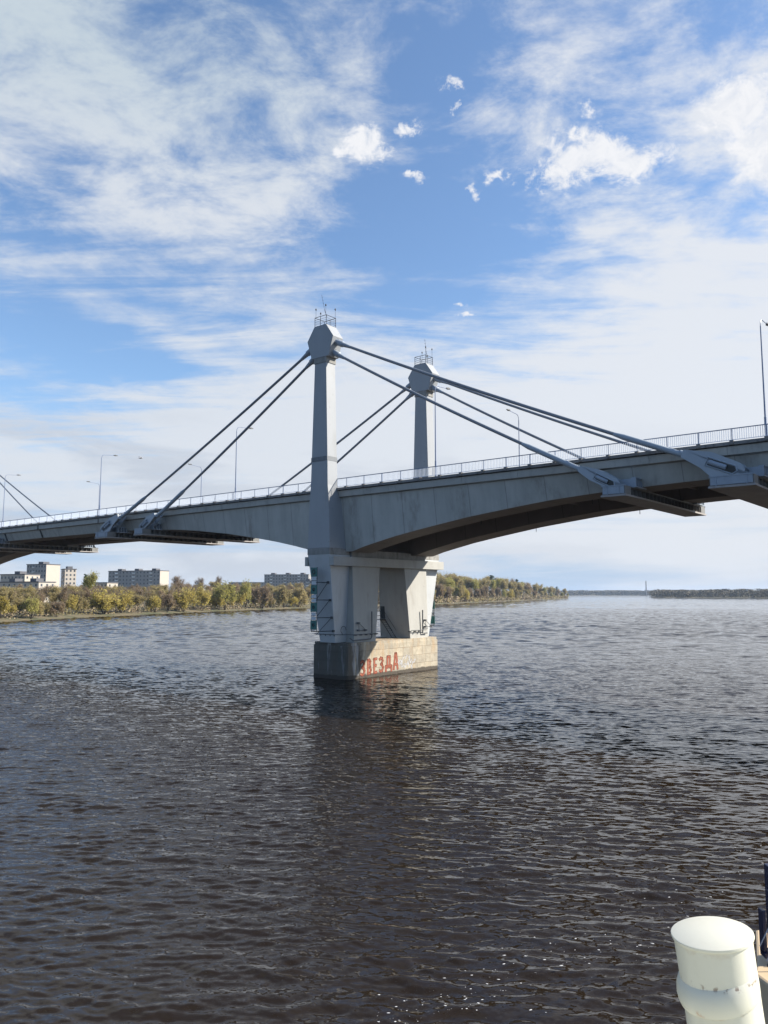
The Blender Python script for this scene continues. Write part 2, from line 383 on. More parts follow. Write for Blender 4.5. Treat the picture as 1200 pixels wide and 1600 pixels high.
# inspection gantry slung below the main span
g = MB(BZ)
for k in range(24):
    x = -40.5 + k * .6
    g.bar((x, 12.2, 8.1), (x, 12.2, 8.75), .03); g.bar((x, 12.2, 8.75 - .65 * (k % 2)), (x + .6, 12.2, 8.1 + .65 * (k % 2)), .025)
g.bar((-40.6, 12.2, 8.1), (-26.0, 12.2, 8.1), .06); g.bar((-40.6, 12.2, 8.75), (-26.0, 12.2, 8.75), .05)
for x in (-40, -33, -26.5): g.bar((x, 12.2, 8.1), (x, 12.2, 10.3), .05)
g.build('inspection_gantry', M['navy'], bridge)
# little drain spouts below the soffit
for s in (15.5, 27.5, 39.0, 51.0):
    for y in (5.9, W - 2.9):
        g = MB(BZ); g.bar((s, y, zb(s) + .1), (s, y, zb(s) - .42), .035, 6); g.build('drain_pipe', M['dark'], bridge)

def mirror(g): g.v = [(x, W - y, z) for x, y, z in g.v]
def pylon(far, cx, near_pier=True):
    out_ = []
    def mk(fn, name, mats, parent, **k):
        g = MB(BZ); fn(g); g.v = [(x + cx, y, z) for x, y, z in g.v]
        if far: mirror(g)
        return g.build(name, mats, parent, **k)
    def shaft(g):
        def ring(h, y0, y1, z): return [(-h, y0, z), (h, y0, z), (h, y1, z), (-h, y1, z)]
        g.loft([ring(1.64, 0.0, 3.2, 4.98), ring(1.62, 0.0, 2.95, 6.2), ring(1.42, 0.0, 2.1, 10.55), ring(1.28, 0.0, 1.62, 11.9), ring(1.21, 0.02, 1.56, 14.6), ring(0.86, 0.04, 1.52, 26.2)])
    sh = mk(shaft, 'pylon', M['pylon'], bridge, bevel=0.03)
    def band(g):
        h = 1.235
        g.frust((-h, h, -.03, 1.60), 14.62, (-h + .02, h - .02, -.03, 1.60), 15.1)
    mk(band, 'splice_band', M['splice'], sh)
    mk(lambda g: g.frust((-1.665, 1.665, -.025, 3.25), 4.28, (-1.665, 1.665, -.025, 3.25), 4.98 - .004), 'bearing_band', M['grime'], sh)
    def head(g):
        g.extrude([(-.92, 30.08), (.90, 30.08), (1.98, 28.55), (1.30, 26.38), (-1.30, 26.38), (-2.0, 28.55)], 'y', -.06, 1.62)
    mk(head, 'pylon_head', M['pylon'], sh, bevel=0.04)
    def neck(g): g.box(-.94, .94, -.03, 1.58, 25.75, 26.375)
    mk(neck, 'neck_plate', M['grime'], sh)
    def toprl(g):
        for z in (30.1, 30.35, 30.6, 30.85, 31.15):
            t = .035 if z > 31 else .016
            q = [(-.88, -.0, z), (.88, -.0, z), (.88, 1.56, z), (-.88, 1.56, z), (-.88, 0, z)]
            for a, b in zip(q, q[1:]): g.bar(a, b, t)
        for x in (-.88, 0, .88):
            for y in (0, 1.56): g.bar((x, y, 30.07), (x, y, 31.15), .04)
        for x, y, h in ((-.78, .06, .95), (.80, .0, 1.1), (.86, 1.5, 1.0), (0.0, .02, .3)):
            g.bar((x, y, 31.1), (x, y, 31.1 + h), .02); g.lathe([(.01, 31.05 + h), (.075, 31.1 + h), (.085, 31.2 + h), (.05, 31.3 + h), (.01, 31.32 + h)], (x, y), 8)
        g.bar((.55, .5, 31.1), (.15, .5, 32.0), .02); g.bar((.25, .5, 31.6), (-.15, .3, 33.8), .018)
        for k in range(5):
            z = 32.0 + k * .38; x = .18 - (z - 32) * .17
            g.bar((x - .12, .5 - .02 * k, z), (x + .12, .36, z + .03), .012)
    mk(toprl, 'antenna_railing', M['dark'], sh)
    for sg in (-1, 1):
        for ex, ez, ax, az_ in ((1.55, 28.1, 42.6, 9.5), (1.25, 26.95, 33.2, 9.25)):
            a, b = Vector((sg * ex, .78, ez)), Vector((sg * ax, .62, az_))
            d = (b - a); L = d.length
            def pt(t, sag=0.32): p = a + d * t; return (p.x, p.y, p.z - sag * 4 * t * (1 - t))
            t0 = 0.78 if ax > 40 else 0.74
            ce = mk(lambda g: g.tube([pt(k / 24) for k in range(25)], .155, 10), 'stay_cable', M['cable'], bridge, smooth=True)
            mk(lambda g: g.tube([pt(0.0), pt(.028), pt(.030), pt(.055)], [.34, .34, .27, .17], 12), 'cable_socket', M['steel'], ce, smooth=True)
            mk(lambda g: g.tube([pt(-.012), pt(.010)], [.46, .40], 4), 'portal_box', M['pylon'], ce)
            mk(lambda g: g.tube([pt(t0), pt(t0 + .02), pt(.965)], [.17, .255, .235], 12), 'cable_sleeve', M['sleeve'], ce, smooth=True)
    return sh
def anchor(cx, sg, big):
    """transverse anchor beam under the boxes with its plates and ribs"""
    d0, d1 = (41.35, 44.55) if big else (32.75, 34.75)
    X = lambda d: cx + sg * d
    def mk(fn, name, mats, parent):
        g = MB(BZ); fn(g); return g.build(name, mats, parent)
    lo, hi = sorted((X(d0), X(d1))); mid = (lo + hi) / 2; zt = 8.86
    def body(g):
        g.box(mid - .35 if not big else mid - .9, mid + .35 if not big else mid + .9, 1.05, W - 1.05, 8.14, zt - .10)   # web box
        g.box(lo + .05, hi - .05, 1.0, W - 1.0, zt - .097, zt - .003)                                                       # top flange
        y = 1.6
        while y < W - 1.2:
            for a, b in ((lo + .08, mid - .36), (mid + .36, hi - .08)):
                if big: a, b = (a, mid - .91) if a < mid - .5 else (mid + .91, b)
                g.box(a, b, y - .03, y + .03, 8.144, zt - .101)
            y += 0.93
        g.box(lo + .02, hi - .02, -.25, .996, 8.14, zt)                # solid end blocks
        g.box(lo + .02, hi - .02, W - .996, W + .25, 8.14, zt)
        g.box(lo + .1, hi - .1, 3.6, 6.0, zt, 9.3); g.box(lo + .1, hi - .1, W - 6, W - 3.6, zt, 9.3)
    bm_ = mk(body, 'anchor_beam', M['beam'], bridge)
    mk(lambda g: g.box(lo - .08, hi + .08, -.35, W + .35, 7.98, 8.137), 'bottom_flange', M['flange'], bm_)
    for y0 in (-.33, W + .25):
        def ends(g):
            g.box(lo + .10, hi - .10, y0, y0 + .08, 8.2, zt - .05)
            g.box(lo - .03, hi + .03, y0 - .03, y0 + .11, zt - .045, zt + .05)
            for x in (lo + .5, hi - .5): g.box(x - .04, x + .04, y0 - .05, y0 + .13, 8.14, zt - .05)
        mk(ends, 'end_plate', M['steel'], bm_)
    for m_ in (0, 1):
        def ribs(g):
            f = (lambda y: W - y) if m_ else (lambda y: y)
            ya, yb = sorted((f(1.15), f(3.5)))
            for e0, e1 in ((lo - .38, lo + .01), (hi - .01, hi + .38)):
                g.box(e0, e1, ya, yb, 8.80, 8.90); g.box(e0, e1, ya, yb, 9.56, 9.64)
                for k in range(6):
                    y = f(1.2 + k * .44); g.box(e0 + .01, e1 - .01, y - .05, y + .05, 8.903, 9.557)
            g.box(lo, hi, ya + .02, yb - .02, 8.865, 9.55)
        mk(ribs, 'rib_bracket', M['steel'], bm_)
    ex, ez = (1.55, 28.1) if big else (1.25, 26.95); ax, az_ = (42.6, 9.5) if big else (33.2, 9.25)
    dv = Vector((ax - ex, 0, az_ - ez)).normalized(); nv = Vector((dv.z * -1, 0, dv.x))
    P0 = Vector((ax, 0, az_)); k_ = 1.0 if big else .82
    def pl(along, up): p = P0 + dv * along * k_ + nv * up * k_; return (cx + sg * p.x, p.z)
    poly = [pl(-3.6, .30), pl(-1.5, .78), pl(.75, .66), pl(1.25, .35), pl(1.35, -.15)]
    poly += [(X(d1 - .25), zt + .02), (X(d0 + .1), zt + .02), pl(-1.9, -.62), pl(-3.6, -.32)]
    for far in (0, 1):
        def plates(g):
            for y0, y1 in ((.0, .07), (1.17, 1.24)): g.extrude(poly, 'y', y0, y1)
            for al in (-3.45, -1.6):
                a, b = pl(al, .36), pl(al, -.36); c_ = pl(al + .12, -.36); e = pl(al + .12, .36)
                g.extrude([a, b, c_, e], 'y', .071, 1.169)
            for al in (-1.5, -.7, .2):                            # stiffening edge bars on the outer plate
                a, b = pl(al, -.36), (pl(al, -.36)[0], zt + .03)
            a, b = pl(-3.6, .30), pl(-1.5, .78)
        def fork(g):
            a, b = pl(-4.0, 0), pl(-1.7, 0); c_, e = pl(.15, 0), pl(.45, 0)
            g.tube([(a[0], .62, a[1]), (b[0], .62, b[1])], .25 * k_, 14)
            g.tube([(b[0], .62, b[1]), (c_[0], .62, c_[1])], .31 * k_, 14)
            g.tube([(c_[0], .62, c_[1]), (e[0], .62, e[1])], .40 * k_, 14)
            for y0 in (-.085, 1.245):                            # framed slot on the plate face
                q = [pl(-1.6, .33), pl(.55, .33), pl(.8, 0), pl(.55, -.33), pl(-1.6, -.33)]
                for u, v in zip(q, q[1:] + q[:1]): g.bar((u[0], y0 + .04, u[1]), (v[0], y0 + .04, v[1]), .05)
        def pocket(g):                                             # the dark slot with the cable end in it
            q = [pl(-1.45, .26), pl(.5, .26), pl(.7, 0), pl(.5, -.26), pl(-1.45, -.26)]
            g.extrude(q, 'y', -.012, -.002)
        def tend(g):
            b, c_, e = pl(-1.4, 0), pl(-.05, 0), pl(.45, 0)
            g.tube([(b[0], -.01, b[1]), (c_[0], -.01, c_[1])], .20 * k_, 14)
        for fn, nm, mt in ((plates, 'anchor_plate', M['sleeve']), (fork, 'cable_end', M['sleeve']), (pocket, 'slot', M['black']), (tend, 'threaded_end', M['steel'])):
            g = MB(BZ); fn(g)
            if far: mirror(g)
            g.build(nm, mt, bm_)
for p in PIERS:
    for far in (0, 1): pylon(far, p)
    for sg in (-1, 1):
        for big in (1, 0): anchor(p, sg, big)

def pier(cx, first=True):
    def mk(fn, name, mats, parent, **k):
        g = MB(BZ); fn(g); g.v = [(x + cx, y, z) for x, y, z in g.v]; return g.build(name, mats, parent, **k)
    ch = .45
    def plan(h, a, b, z, c=ch): return [(-h + c, a, z), (h - c * .4, a, z), (h, a + c * .4, z), (h, b - c * .4, z), (h - c * .4, b, z), (-h + c, b, z), (-h, b - c, z), (-h, a + c, z)]
    P_ = mk(lambda g: g.loft([plan(2.7, 1.75, 18.75, -14), plan(2.7, 1.75, 18.75, -5.62), plan(2.62, 1.83, 18.67, -5.60), plan(2.62, 1.83, 18.67, -5.30)]), 'pier', M['plinth'], bridge)
    tag(P_, kind=None)
    def ring(h0, h1, y0, y1, z): return [(h0, y0, z), (h1, y0, z), (h1, y1, z), (h0, y1, z)]
    # outer shafts narrowing downwards
    def outer(g, far):
        g.loft([ring(-1.12, 1.12, 1.55, 3.32, -5.3), ring(-1.64, 1.64, 0.0, 3.32, 4.277)])
        if far: mirror(g)
    mk(lambda g: outer(g, 0), 'outer_shaft', M['shaft'], P_, bevel=.03)
    mk(lambda g: outer(g, 1), 'outer_shaft', M['shaft'], P_, bevel=.03)
    # concrete legs under each box
    mk(lambda g: g.loft([ring(-2.3, 2.3, 3.35, 7.05, -5.3), ring(-2.02, 2.02, 3.30, 8.1, 3.3)]), 'leg', M['concrete'], P_)
    mk(lambda g: g.loft([ring(-2.3, 2.3, 13.55, 17.15, -5.3), ring(-2.02, 2.02, 12.75, 17.2, 3.3)]), 'leg', M['concrete'], P_)
    mk(lambda g: (g.box(-2.04, 2.04, 3.33, 17.17, 3.304, 4.0), g.box(-1.9, 1.9, 3.335, 17.165, 4.003, 4.9)), 'pier_cap', M['grime'], P_)
    def belt(g):
        for sg in (-1, 1):
            a, b = (1.67, 2.35) if sg > 0 else (-1.98, -1.67); g.box(a, b, -.1, W + .1, 3.05, 4.05)
    mk(belt, 'cap_belt', M['concrete'], P_, bevel=.02)
    # pipes along the downstream face, brackets, the door, platform and stair on the inner side of the far leg
    mk(lambda g: g.tube([(-1.8, 1.38, -4.4), (1.35, 1.38, -4.4), (2.6, 3.2, -4.42), (2.6, 7.1, -4.42)], .042, 6), 'conduit', M['pipe'], P_)
    mk(lambda g: g.tube([(2.52, 6.1, -1.95), (2.52, 6.1, -4.75), (2.52, 5.9, -5.0), (2.56, 2.9, -5.05), (2.3, 2.6, -4.8)], .07, 8), 'down_pipe', M['pipe'], P_)
    mk(lambda g: g.tube([(2.48, 15.8, -1.95), (2.48, 15.8, -4.75), (2.48, 16.7, -4.75)], .08, 8), 'down_pipe', M['pipe'], P_)
    mk(lambda g: g.tube([(2.6, 13.3, -4.35), (2.6, 16.4, -4.35)], .045, 6), 'conduit', M['pipe'], P_)
    for y in (3.4, 4.3, 5.2, 6.1, 6.9, 13.3, 14.3, 15.2): mk(lambda g: g.box(2.2, 2.62, y - .07, y + .07, -4.55, -4.42), 'pipe_clip', M['pipe'], P_)
    for x in (-.9, -.2, .5, 1.1): mk(lambda g: g.box(x - .06, x + .06, 1.4, 1.75, -4.58, -4.42), 'pipe_clip', M['pipe'], P_)
    ring_ = [(1.52, 2.45 + .42 * math.cos(2 * math.pi * k / 20), -3.95 + .42 * math.sin(2 * math.pi * k / 20)) for k in range(15)]
    mk(lambda g: g.tube(ring_, .035, 6), 'mooring_ring', M['pipe'], P_)
    for y0 in (3.9, 16.4):
        def tri(g):
            q = [(2.5, y0, -3.2), (2.5, y0, -4.0), (2.5, y0 + 1.2, -4.0), (2.5, y0, -3.2)]
            for a, b in zip(q, q[1:]): g.bar(a, b, .035)
            for p in q[:3]: g.box(p[0] - .25, p[0] + .1, p[1] - .1, p[1] + .1, p[2] - .1, p[2] + .1)
        mk(tri, 'wall_bracket', M['pipe'], P_)
    def stair(g):
        ya = 12.2
        g.box(-2.75, -1.2, ya - .1, 13.2, -3.12, -3.05)
        for x0, x1, z0, z1 in ((-1.2, .62, -3.08, -5.28),):
            for y in (ya, ya + .75):
                g.bar((x0, y, z0), (x1, y, z1), .05); g.bar((x0, y, z0 + .9), (x1, y, z1 + .9), .025)
            for k in range(9):
                t = (k + .5) / 9; x = x0 + (x1 - x0) * t; z = z0 + (z1 - z0) * t
                g.box(x - .1, x + .1, ya, ya + .75, z - .015, z + .015)
        for x in (-2.7, -2.0, -1.25): g.bar((x, ya, -3.08), (x, ya, -2.1), .03)
        g.bar((-2.7, ya, -2.1), (-1.25, ya, -2.1), .03); g.bar((-2.7, ya, -2.6), (-1.25, ya, -2.6), .02)
    mk(stair, 'access_stair', M['dark'], P_)
    mk(lambda g: g.loft([[(-2.05, 13.28, -3.0), (-1.4, 13.28, -3.0), (-1.4, 13.18, -1.2), (-2.05, 13.18, -1.2)], [(-2.05, 13.5, -3.0), (-1.4, 13.5, -3.0), (-1.4, 13.4, -1.2), (-2.05, 13.4, -1.2)]]), 'door', M['black'], P_)
    return P_
pier1 = pier(CX); tag(pier1, 'concrete river pier standing on a stained block plinth with red lettering')
pier(-125.1)

# graffiti on the lit side of the plinth: strokes in (y, z)
fx = CX + 2.7
def strokes(g, letters, x, wdt):
    for st in letters:
        for (a, b) in zip(st, st[1:]):
            a, b = Vector(a), Vector(b); d = (b - a); L = max(d.length, 1e-4); d /= L; n = Vector((-d.y, d.x)) * wdt
            a2, b2 = a - d * wdt * .8, b + d * wdt * .8
            q = [a2 - n, b2 - n, b2 + n, a2 + n]
            g.extrude([(p.x, p.y) for p in q], 'x', x[0], x[1])
LET = {'З': [[(.05, .9), (.3, 1), (.62, .95), (.75, .78), (.6, .6), (.35, .54), (.65, .46), (.85, .28), (.65, .06), (.3, 0), (.02, .08)]],
       'В': [[(.1, 0), (.1, 1), (.5, 1), (.72, .88), (.65, .62), (.4, .54), (.7, .46), (.85, .25), (.65, .03), (.1, 0)]],
       'Е': [[(.8, 1), (.12, 1), (.12, 0), (.8, .02)], [(.12, .53), (.65, .53)]],
       'Д': [[(.28, .2), (.28, 1), (.72, 1), (.72, .2)], [(0, -.05), (0, .3), (1, .3), (1, -.05)]],
       'А': [[(.02, 0), (.35, 1), (.62, 1), (.92, 0)], [(.2, .3), (.75, .3)]]}
y = 4.0; red, outl = MB(BZ), MB(BZ)
for i, chh in enumerate('ЗВЕЗДА'):
    wd = [.72, .66, .60, .72, 1.0, .80][i]; h = 1.5 if chh != 'А' else 1.72
    z0 = -8.84 + .05 * i
    pts = [[(y + a * wd, z0 + b * h) for a, b in st] for st in LET[chh]]
    strokes(outl, pts, (fx + .004, fx + .010), .165); strokes(red, pts, (fx + .0105, fx + .016), .095)
    y += wd + .42
outl.build('graffiti_outline', M['redline'], pier1); red.build('graffiti_lettering', M['red'], pier1)
g = MB(BZ); rr = random.Random(3)
for k in range(18):
    a = 10.6 + k * .18 + rr.uniform(-.1, .1); z = -7.95 + rr.uniform(-.5, .5)
    strokes(g, [[(a, z), (a + rr.uniform(.05, .3), z + rr.uniform(-.45, .45)), (a + rr.uniform(.1, .35), z + rr.uniform(-.3, .3))]], (fx + .004 + k * .0003, fx + .011 + k * .0003), .06)
g.build('graffiti_scribble', M['scrib'], pier1)

# green clearance boards beside the near shaft, braced to it
def boards(far):
    e = empty('clearance_sign', (OX, OY, 0), R(-39))
    def mk(fn, name, mats, parent=e):
        g = MB(BZ); fn(g)
        if far: g.v = [(2 * CX - x, W - y, z) for x, y, z in g.v]
        return g.build(name, mats, parent)
    x0, x1, yy = -2.22, -1.32, -.55
    mk(lambda g: [g.bar((x, yy + .09, -4.1), (x, yy + .09, 2.9), .045) for x in (x0 + .05, x1 - .05)], 'mast_frame', M['dark'])
    for k in range(4):
        zt = 2.85 - k * 1.9
        p = mk(lambda g: g.box(x0, x1, yy - .03, yy + .03, zt - .98, zt), 'green_panel', M['teal'])
        def mark(g):
            cx, cz = (x0 + x1) / 2, zt - .47; rr_ = .20 if k == 0 else .12
            ring_ = [(cx + rr_ * math.cos(t * math.pi / 6), yy - .045, cz + rr_ * math.sin(t * math.pi / 6) * 1.15) for t in range(13)]
            g.tube(ring_, .055, 4)
        mk(mark, 'ring_mark', M['black'], p)
        if k < 3:
            def grid(g):
                for z in (zt - 1.16, zt - 1.40, zt - 1.64, zt - 1.84): g.bar((x0, yy, z), (x1, yy, z), .02)
                g.bar(((x0 + x1) / 2, yy, zt - 1.0), ((x0 + x1) / 2, yy, zt - 1.9), .02)
            mk(grid, 'open_grid', M['dark'])
            mk(lambda g: (g.box(x0 + .12, x1 - .12, yy - .015, yy + .015, zt - 1.38, zt - 1.03), g.box(x0 + .12, x1 - .12, yy - .015, yy + .015, zt - 1.84, zt - 1.50)), 'white_panel', M['signwhite'])
    for z, yb in ((1.25, .4), (-.65, .75), (-2.55, 1.05), (-4.0, 1.3)):
        xb = x1 + .75
        mk(lambda g: (g.bar((x0, yy + .1, z), (x1 + .1, yy + .1, z), .05), g.bar((x1, yy + .1, z), (xb, yb - .05, z), .045), g.box(xb - .12, xb + .12, yb - .1, yb + .1, z - .12, z + .12)) , 'bracket', M['dark'])
        if z > -3.5: mk(lambda g: g.bar((xb, yb - .05, z), (x1 - .1, yy + .1, z - 1.8), .035), 'brace', M['dark'])
    return e
tag(boards(0), 'column of green clearance boards braced to the near left shaft of the pier', 'sign')
tag(boards(1), 'dark clearance board frame on the far right side of the pier, mostly hidden', 'sign')

# street lamps
def lamp_mesh():
    e = empty('street_lamp', (0, 0, 0))
    g = MB(); H = 8.6
    g.tube([(0, 0, 0), (0, 0, 1.6), (0, 0, 1.62), (0, 0, H)], [.10, .09, .068, .045], 8)
    q = [(0, .9 * (1 - math.cos(t * math.pi / 12)) * .55, H + .62 * math.sin(t * math.pi / 12)) for t in range(7)] + [(0, 2.1, H + .72)]
    g.tube(q, .035, 6); g.build('pole', M['lamp'], e, smooth=True)
    g = MB(); g.loft([[(-.06, 2.0, H + .72), (.06, 2.0, H + .72), (.06, 2.0, H + .80), (-.06, 2.0, H + .80)], [(-.13, 2.3, H + .68), (.13, 2.3, H + .68), (.11, 2.3, H + .86), (-.11, 2.3, H + .86)], [(-.08, 2.72, H + .74), (.08, 2.72, H + .74), (.06, 2.72, H + .82), (-.06, 2.72, H + .82)]])
    g.build('lamp_head', M['dark'], e)
    return e
proto = lamp_mesh(); first = True
ca, sa = math.cos(R(-39)), math.sin(R(-39))
def b2w(s, v): return (OX + s * ca - v * sa, OY + s * sa + v * ca)
LL = [(43.4, 0, 'tall blue grey street lamp at the right edge, on the nearest stretch of railing'), (12.8, 0, 'street lamp on the near railing just right of the far pylon'),
      (-17.8, 0, 'street lamp on the near railing between the two left cables and the near pylon'), (-48.8, 0, 'street lamp on the near railing left of both left cables, taller of a close pair'),
      (-79.6, 0, 'street lamp on the near railing at the left edge of the picture'),
      (12.9, 1, 'street lamp on the far railing right of both pylons, crossed by a cable'), (-17.6, 1, 'street lamp on the far railing directly behind the near pylon'), (-46.6, 1, 'small street lamp on the far railing just right of the two left cables'),
      (-77.5, 1, 'small street lamp on the far railing close behind a taller lamp')]
for s, far, lab in LL:
    o = proto if first else copy_tree(proto); first = False
    v = W - 1.78 if far else 1.78
    x, y_ = b2w(s, v); o.location = (x, y_, BZ + zd(s)); o.rotation_euler = (0, 0, R(-39) + (math.pi if far else 0))
    if s == -48.8 or s == 43.4: o.scale = (1, 1, 1.02)
    tag(o, lab, 'street lamp', 'street lamps along the bridge deck')

# ------------------------------------------------------------------ WATER
def fft_tile(n, L, seed, wdir, l0=0.22, l1=7.0, spread=4.2):
    rng = np.random.default_rng(seed)
    k = np.fft.fftfreq(n, d=L / n) * 2 * np.pi
    kx, ky = np.meshgrid(k, k, indexing='ij'); kk = np.hypot(kx, ky); kk[0, 0] = 1
    kp = 2 * np.pi / 1.9
    A = np.exp(-0.5 * (kp / kk) ** 2) / kk ** 1.62
    A *= np.exp(-(kk / (2 * np.pi / l0)) ** 2) * (1 - np.exp(-(kk / (2 * np.pi / l1)) ** 4))
    c = (kx * math.cos(wdir) + ky * math.sin(wdir)) / kk
    A *= np.abs(c) ** spread * 0.97 + 0.03; A[0, 0] = 0
    h = np.real(np.fft.ifft2(A * (rng.normal(size=(n, n)) + 1j * rng.normal(size=(n, n)))))
    gx, gy = np.gradient(h, L / n); sl = math.sqrt(np.mean(gx ** 2 + gy ** 2))
    return h / sl                                   # unit rms slope
def sample(T, L, x, y):
    n = T.shape[0]; u = (x / L * n) % n; v = (y / L * n) % n
    i, j = np.floor(u).astype(int), np.floor(v).astype(int); a, b = u - i, v - j; i %= n; j %= n; i1, j1 = (i + 1) % n, (j + 1) % n
    return (T[i, j] * (1 - a) + T[i1, j] * a) * (1 - b) + (T[i, j1] * (1 - a) + T[i1, j1] * a) * b
def water():
    azs = np.concatenate([np.linspace(-180, -46, 28)[:-1], np.linspace(-46, -36, 60)[:-1], np.linspace(-36, 36, 1000), np.linspace(36, 46, 60)[1:], np.linspace(46, 180, 28)[1:-1]])
    rs = [0.02, 3.0, 6.0, 9.0, 12.0]
    r = 14.0
    while r < 150:
        rs.append(r); r += max(.058, .00125 * r)
    while r < 520: rs.append(r); r += max(.24, .0026 * r)
    while r < 2600: rs.append(r); r += .0085 * r
    while r < 9200: rs.append(r); r *= 1.045
    rs = np.array(rs); na, nr = len(azs), len(rs)
    a, rr_ = np.meshgrid(np.radians(azs), rs, indexing='ij')
    x, y = rr_ * np.sin(a), rr_ * np.cos(a)
    wd = R(100)
    T1, T2 = fft_tile(1024, 47.0, 1, R(84)), fft_tile(1024, 31.0, 2, R(100))
    c, s_ = math.cos(.16), math.sin(.16)
    h = 0.72 * .78 * sample(T1, 36.7, x, y) + 0.6 * .78 * sample(T2, 24.2, x * c - y * s_ + 11, x * s_ + y * c + 5)
    # slow patches of rougher and calmer water
    T3 = fft_tile(256, 130.0, 5, R(30), l0=9, l1=200, spread=0.2); q = sample(T3, 130.0, x, y); q = q / q.std()
    amp = 0.19 * (1 + 0.16 * np.clip(q, -2, 2))
    wedge = np.clip((np.radians(44) - np.abs(a)) / np.radians(6), 0, 1) * np.clip((rr_ - 12) / 2, 0, 1)
    up = lambda r0, r1: np.clip((rr_ - r0) / (r1 - r0), 0, 1)
    w1 = 1 - up(100, 190); w2 = up(100, 190) * (1 - up(380, 640)); w3 = up(380, 640) * (1 - up(1900, 2600))
    z = h * amp * w1 * wedge                                   # short chop close by
    z += sample(T1, 47.0, x / 3.1 + 3, y / 3.1 + 8) * 3.1 * amp * .92 * w2 * wedge      # longer waves out on the reach
    z += sample(T2, 31.0, x / 8.5 + 1, y / 8.5 + 2) * 8.5 * amp * .62 * w3 * wedge
    fade = np.clip(w1 + w2 + w3, 0, 1) * wedge
    co = np.stack([x, y, z], -1).reshape(-1, 3).astype(np.float32)
    idx = np.arange(na * nr).reshape(na, nr)
    i0, i1 = idx[:, :-1], idx[:, 1:]
    nx0, nx1 = np.roll(i0, -1, 0), np.roll(i1, -1, 0)
    q4 = np.stack([i0, i1, nx1, nx0], -1).reshape(-1, 4)[:, ::-1]
    me = bpy.data.meshes.new('river_water'); nf = len(q4)
    me.vertices.add(len(co)); me.vertices.foreach_set('co', co.ravel())
    me.loops.add(nf * 4); me.loops.foreach_set('vertex_index', q4.astype(np.int32).ravel())
    me.polygons.add(nf); me.polygons.foreach_set('loop_start', np.arange(0, nf * 4, 4, dtype=np.int32))
    me.polygons.foreach_set('use_smooth', np.ones(nf, dtype=bool)); me.update(calc_edges=True)
    at = me.attributes.new('calm', 'FLOAT', 'POINT'); at.data.foreach_set('value', (1 - fade).astype(np.float32).ravel())
    if me.polygons[nf // 2].normal.z < 0: me.flip_normals()
    m = bpy.data.materials.new('river_water'); m.use_nodes = True; t = m.node_tree; b = t.nodes['Principled BSDF']
    b.inputs['Base Color'].default_value = (0.014, 0.0092, 0.005, 1); b.inputs['Roughness'].default_value = 0.06; b.inputs['IOR'].default_value = 1.333
    geo = t.nodes.new('ShaderNodeNewGeometry'); Pp = geo.outputs['Position']
    atn = t.nodes.new('ShaderNodeAttribute'); atn.attribute_name = 'calm'; calm = N(t, atn.outputs['Fac'])
    def cn(scale, sx_, sy_, rot, detail, rough, loc=(0, 0, 0)):
        n = t.nodes.new('ShaderNodeTexNoise'); t.links.new(mapping(t, Pp, (sx_, sy_, 1), (0, 0, R(rot)), loc), n.inputs['Vector'])
        n.inputs['Scale'].default_value = scale; n.inputs['Detail'].default_value = detail; n.inputs['Roughness'].default_value = rough
        sp_ = t.nodes.new('ShaderNodeSeparateColor'); t.links.new(n.outputs['Color'], sp_.inputs[0])
        return N(t, sp_.outputs[0]) - 0.5, N(t, sp_.outputs[1]) - 0.5
    f1, f2 = cn(9.0, 1, 1.4, -10, 3, 0.6)                      # capillary ripples, everywhere
    m1, m2 = cn(1.1, 0.55, 1.5, 10, 4, 0.72)                  # chop, where the mesh waves fade out
    b1, b2 = cn(0.16, 0.5, 1.8, -6, 4, 0.65, (9, 4, 0))
    patch = noise(t, mapping(t, Pp, (0.35, 1.3, 1), (0, 0, R(12))), 0.014, 4, 0.6).ss(0.36, 0.64) * 0.7 + 0.6
    t.links.new((calm * 0.12 + 0.06).s, b.inputs['Roughness'])
    sx_ = f1 * 0.10 + (m1 * 0.8 + b1 * 0.3) * (calm * 0.9 + 0.1) * patch
    sy_ = f2 * 0.26 + (m2 * 1.5 + b2 * 0.7) * (calm * 0.9 + 0.1) * patch
    va = t.nodes.new('ShaderNodeVectorMath'); va.operation = 'ADD'
    t.links.new(geo.outputs['Normal'], va.inputs[0]); t.links.new(combine(t, sx_, sy_, 0.0), va.inputs[1])
    vn = t.nodes.new('ShaderNodeVectorMath'); vn.operation = 'NORMALIZE'; t.links.new(va.outputs[0], vn.inputs[0])
    t.links.new(vn.outputs[0], b.inputs['Normal'])
    me.materials.append(m)
    o = bpy.data.objects.new('river_water', me); C.objects.link(o); tag(o, kind='structure')
water()

# ------------------------------------------------------------------ BANKS
SH = [(-300, -120), (-170, 60), (-128, 200), (-126, 258), (-121, 285), (-119, 310), (-109, 334), (-96, 391), (-74, 453), (-50, 515), (0, 612), (52, 708), (114, 871), (213, 1132), (383, 1617), (395, 1700), (360, 1900), (200, 2300)]
def interp_shore(d):
    for a, b in zip(SH, SH[1:]):
        L = math.dist(a, b)
        if d <= L: t = d / L; return (a[0] + (b[0] - a[0]) * t, a[1] + (b[1] - a[1]) * t)
        d -= L
    return SH[-1]
SHL = sum(math.dist(a, b) for a, b in zip(SH, SH[1:]))
def smooth_shore(n=260):
    P_ = np.array([interp_shore(SHL * k / (n - 1)) for k in range(n)])
    for _ in range(4): P_[1:-1] = (P_[:-2] + 2 * P_[1:-1] + P_[2:]) / 4
    rng = np.random.default_rng(4); 
    return P_
SP = smooth_shore()
TT = np.gradient(SP, axis=0); TT /= np.linalg.norm(TT, axis=1)[:, None]; NN = np.stack([-TT[:, 1], TT[:, 0]], 1)     # inland = left of travel
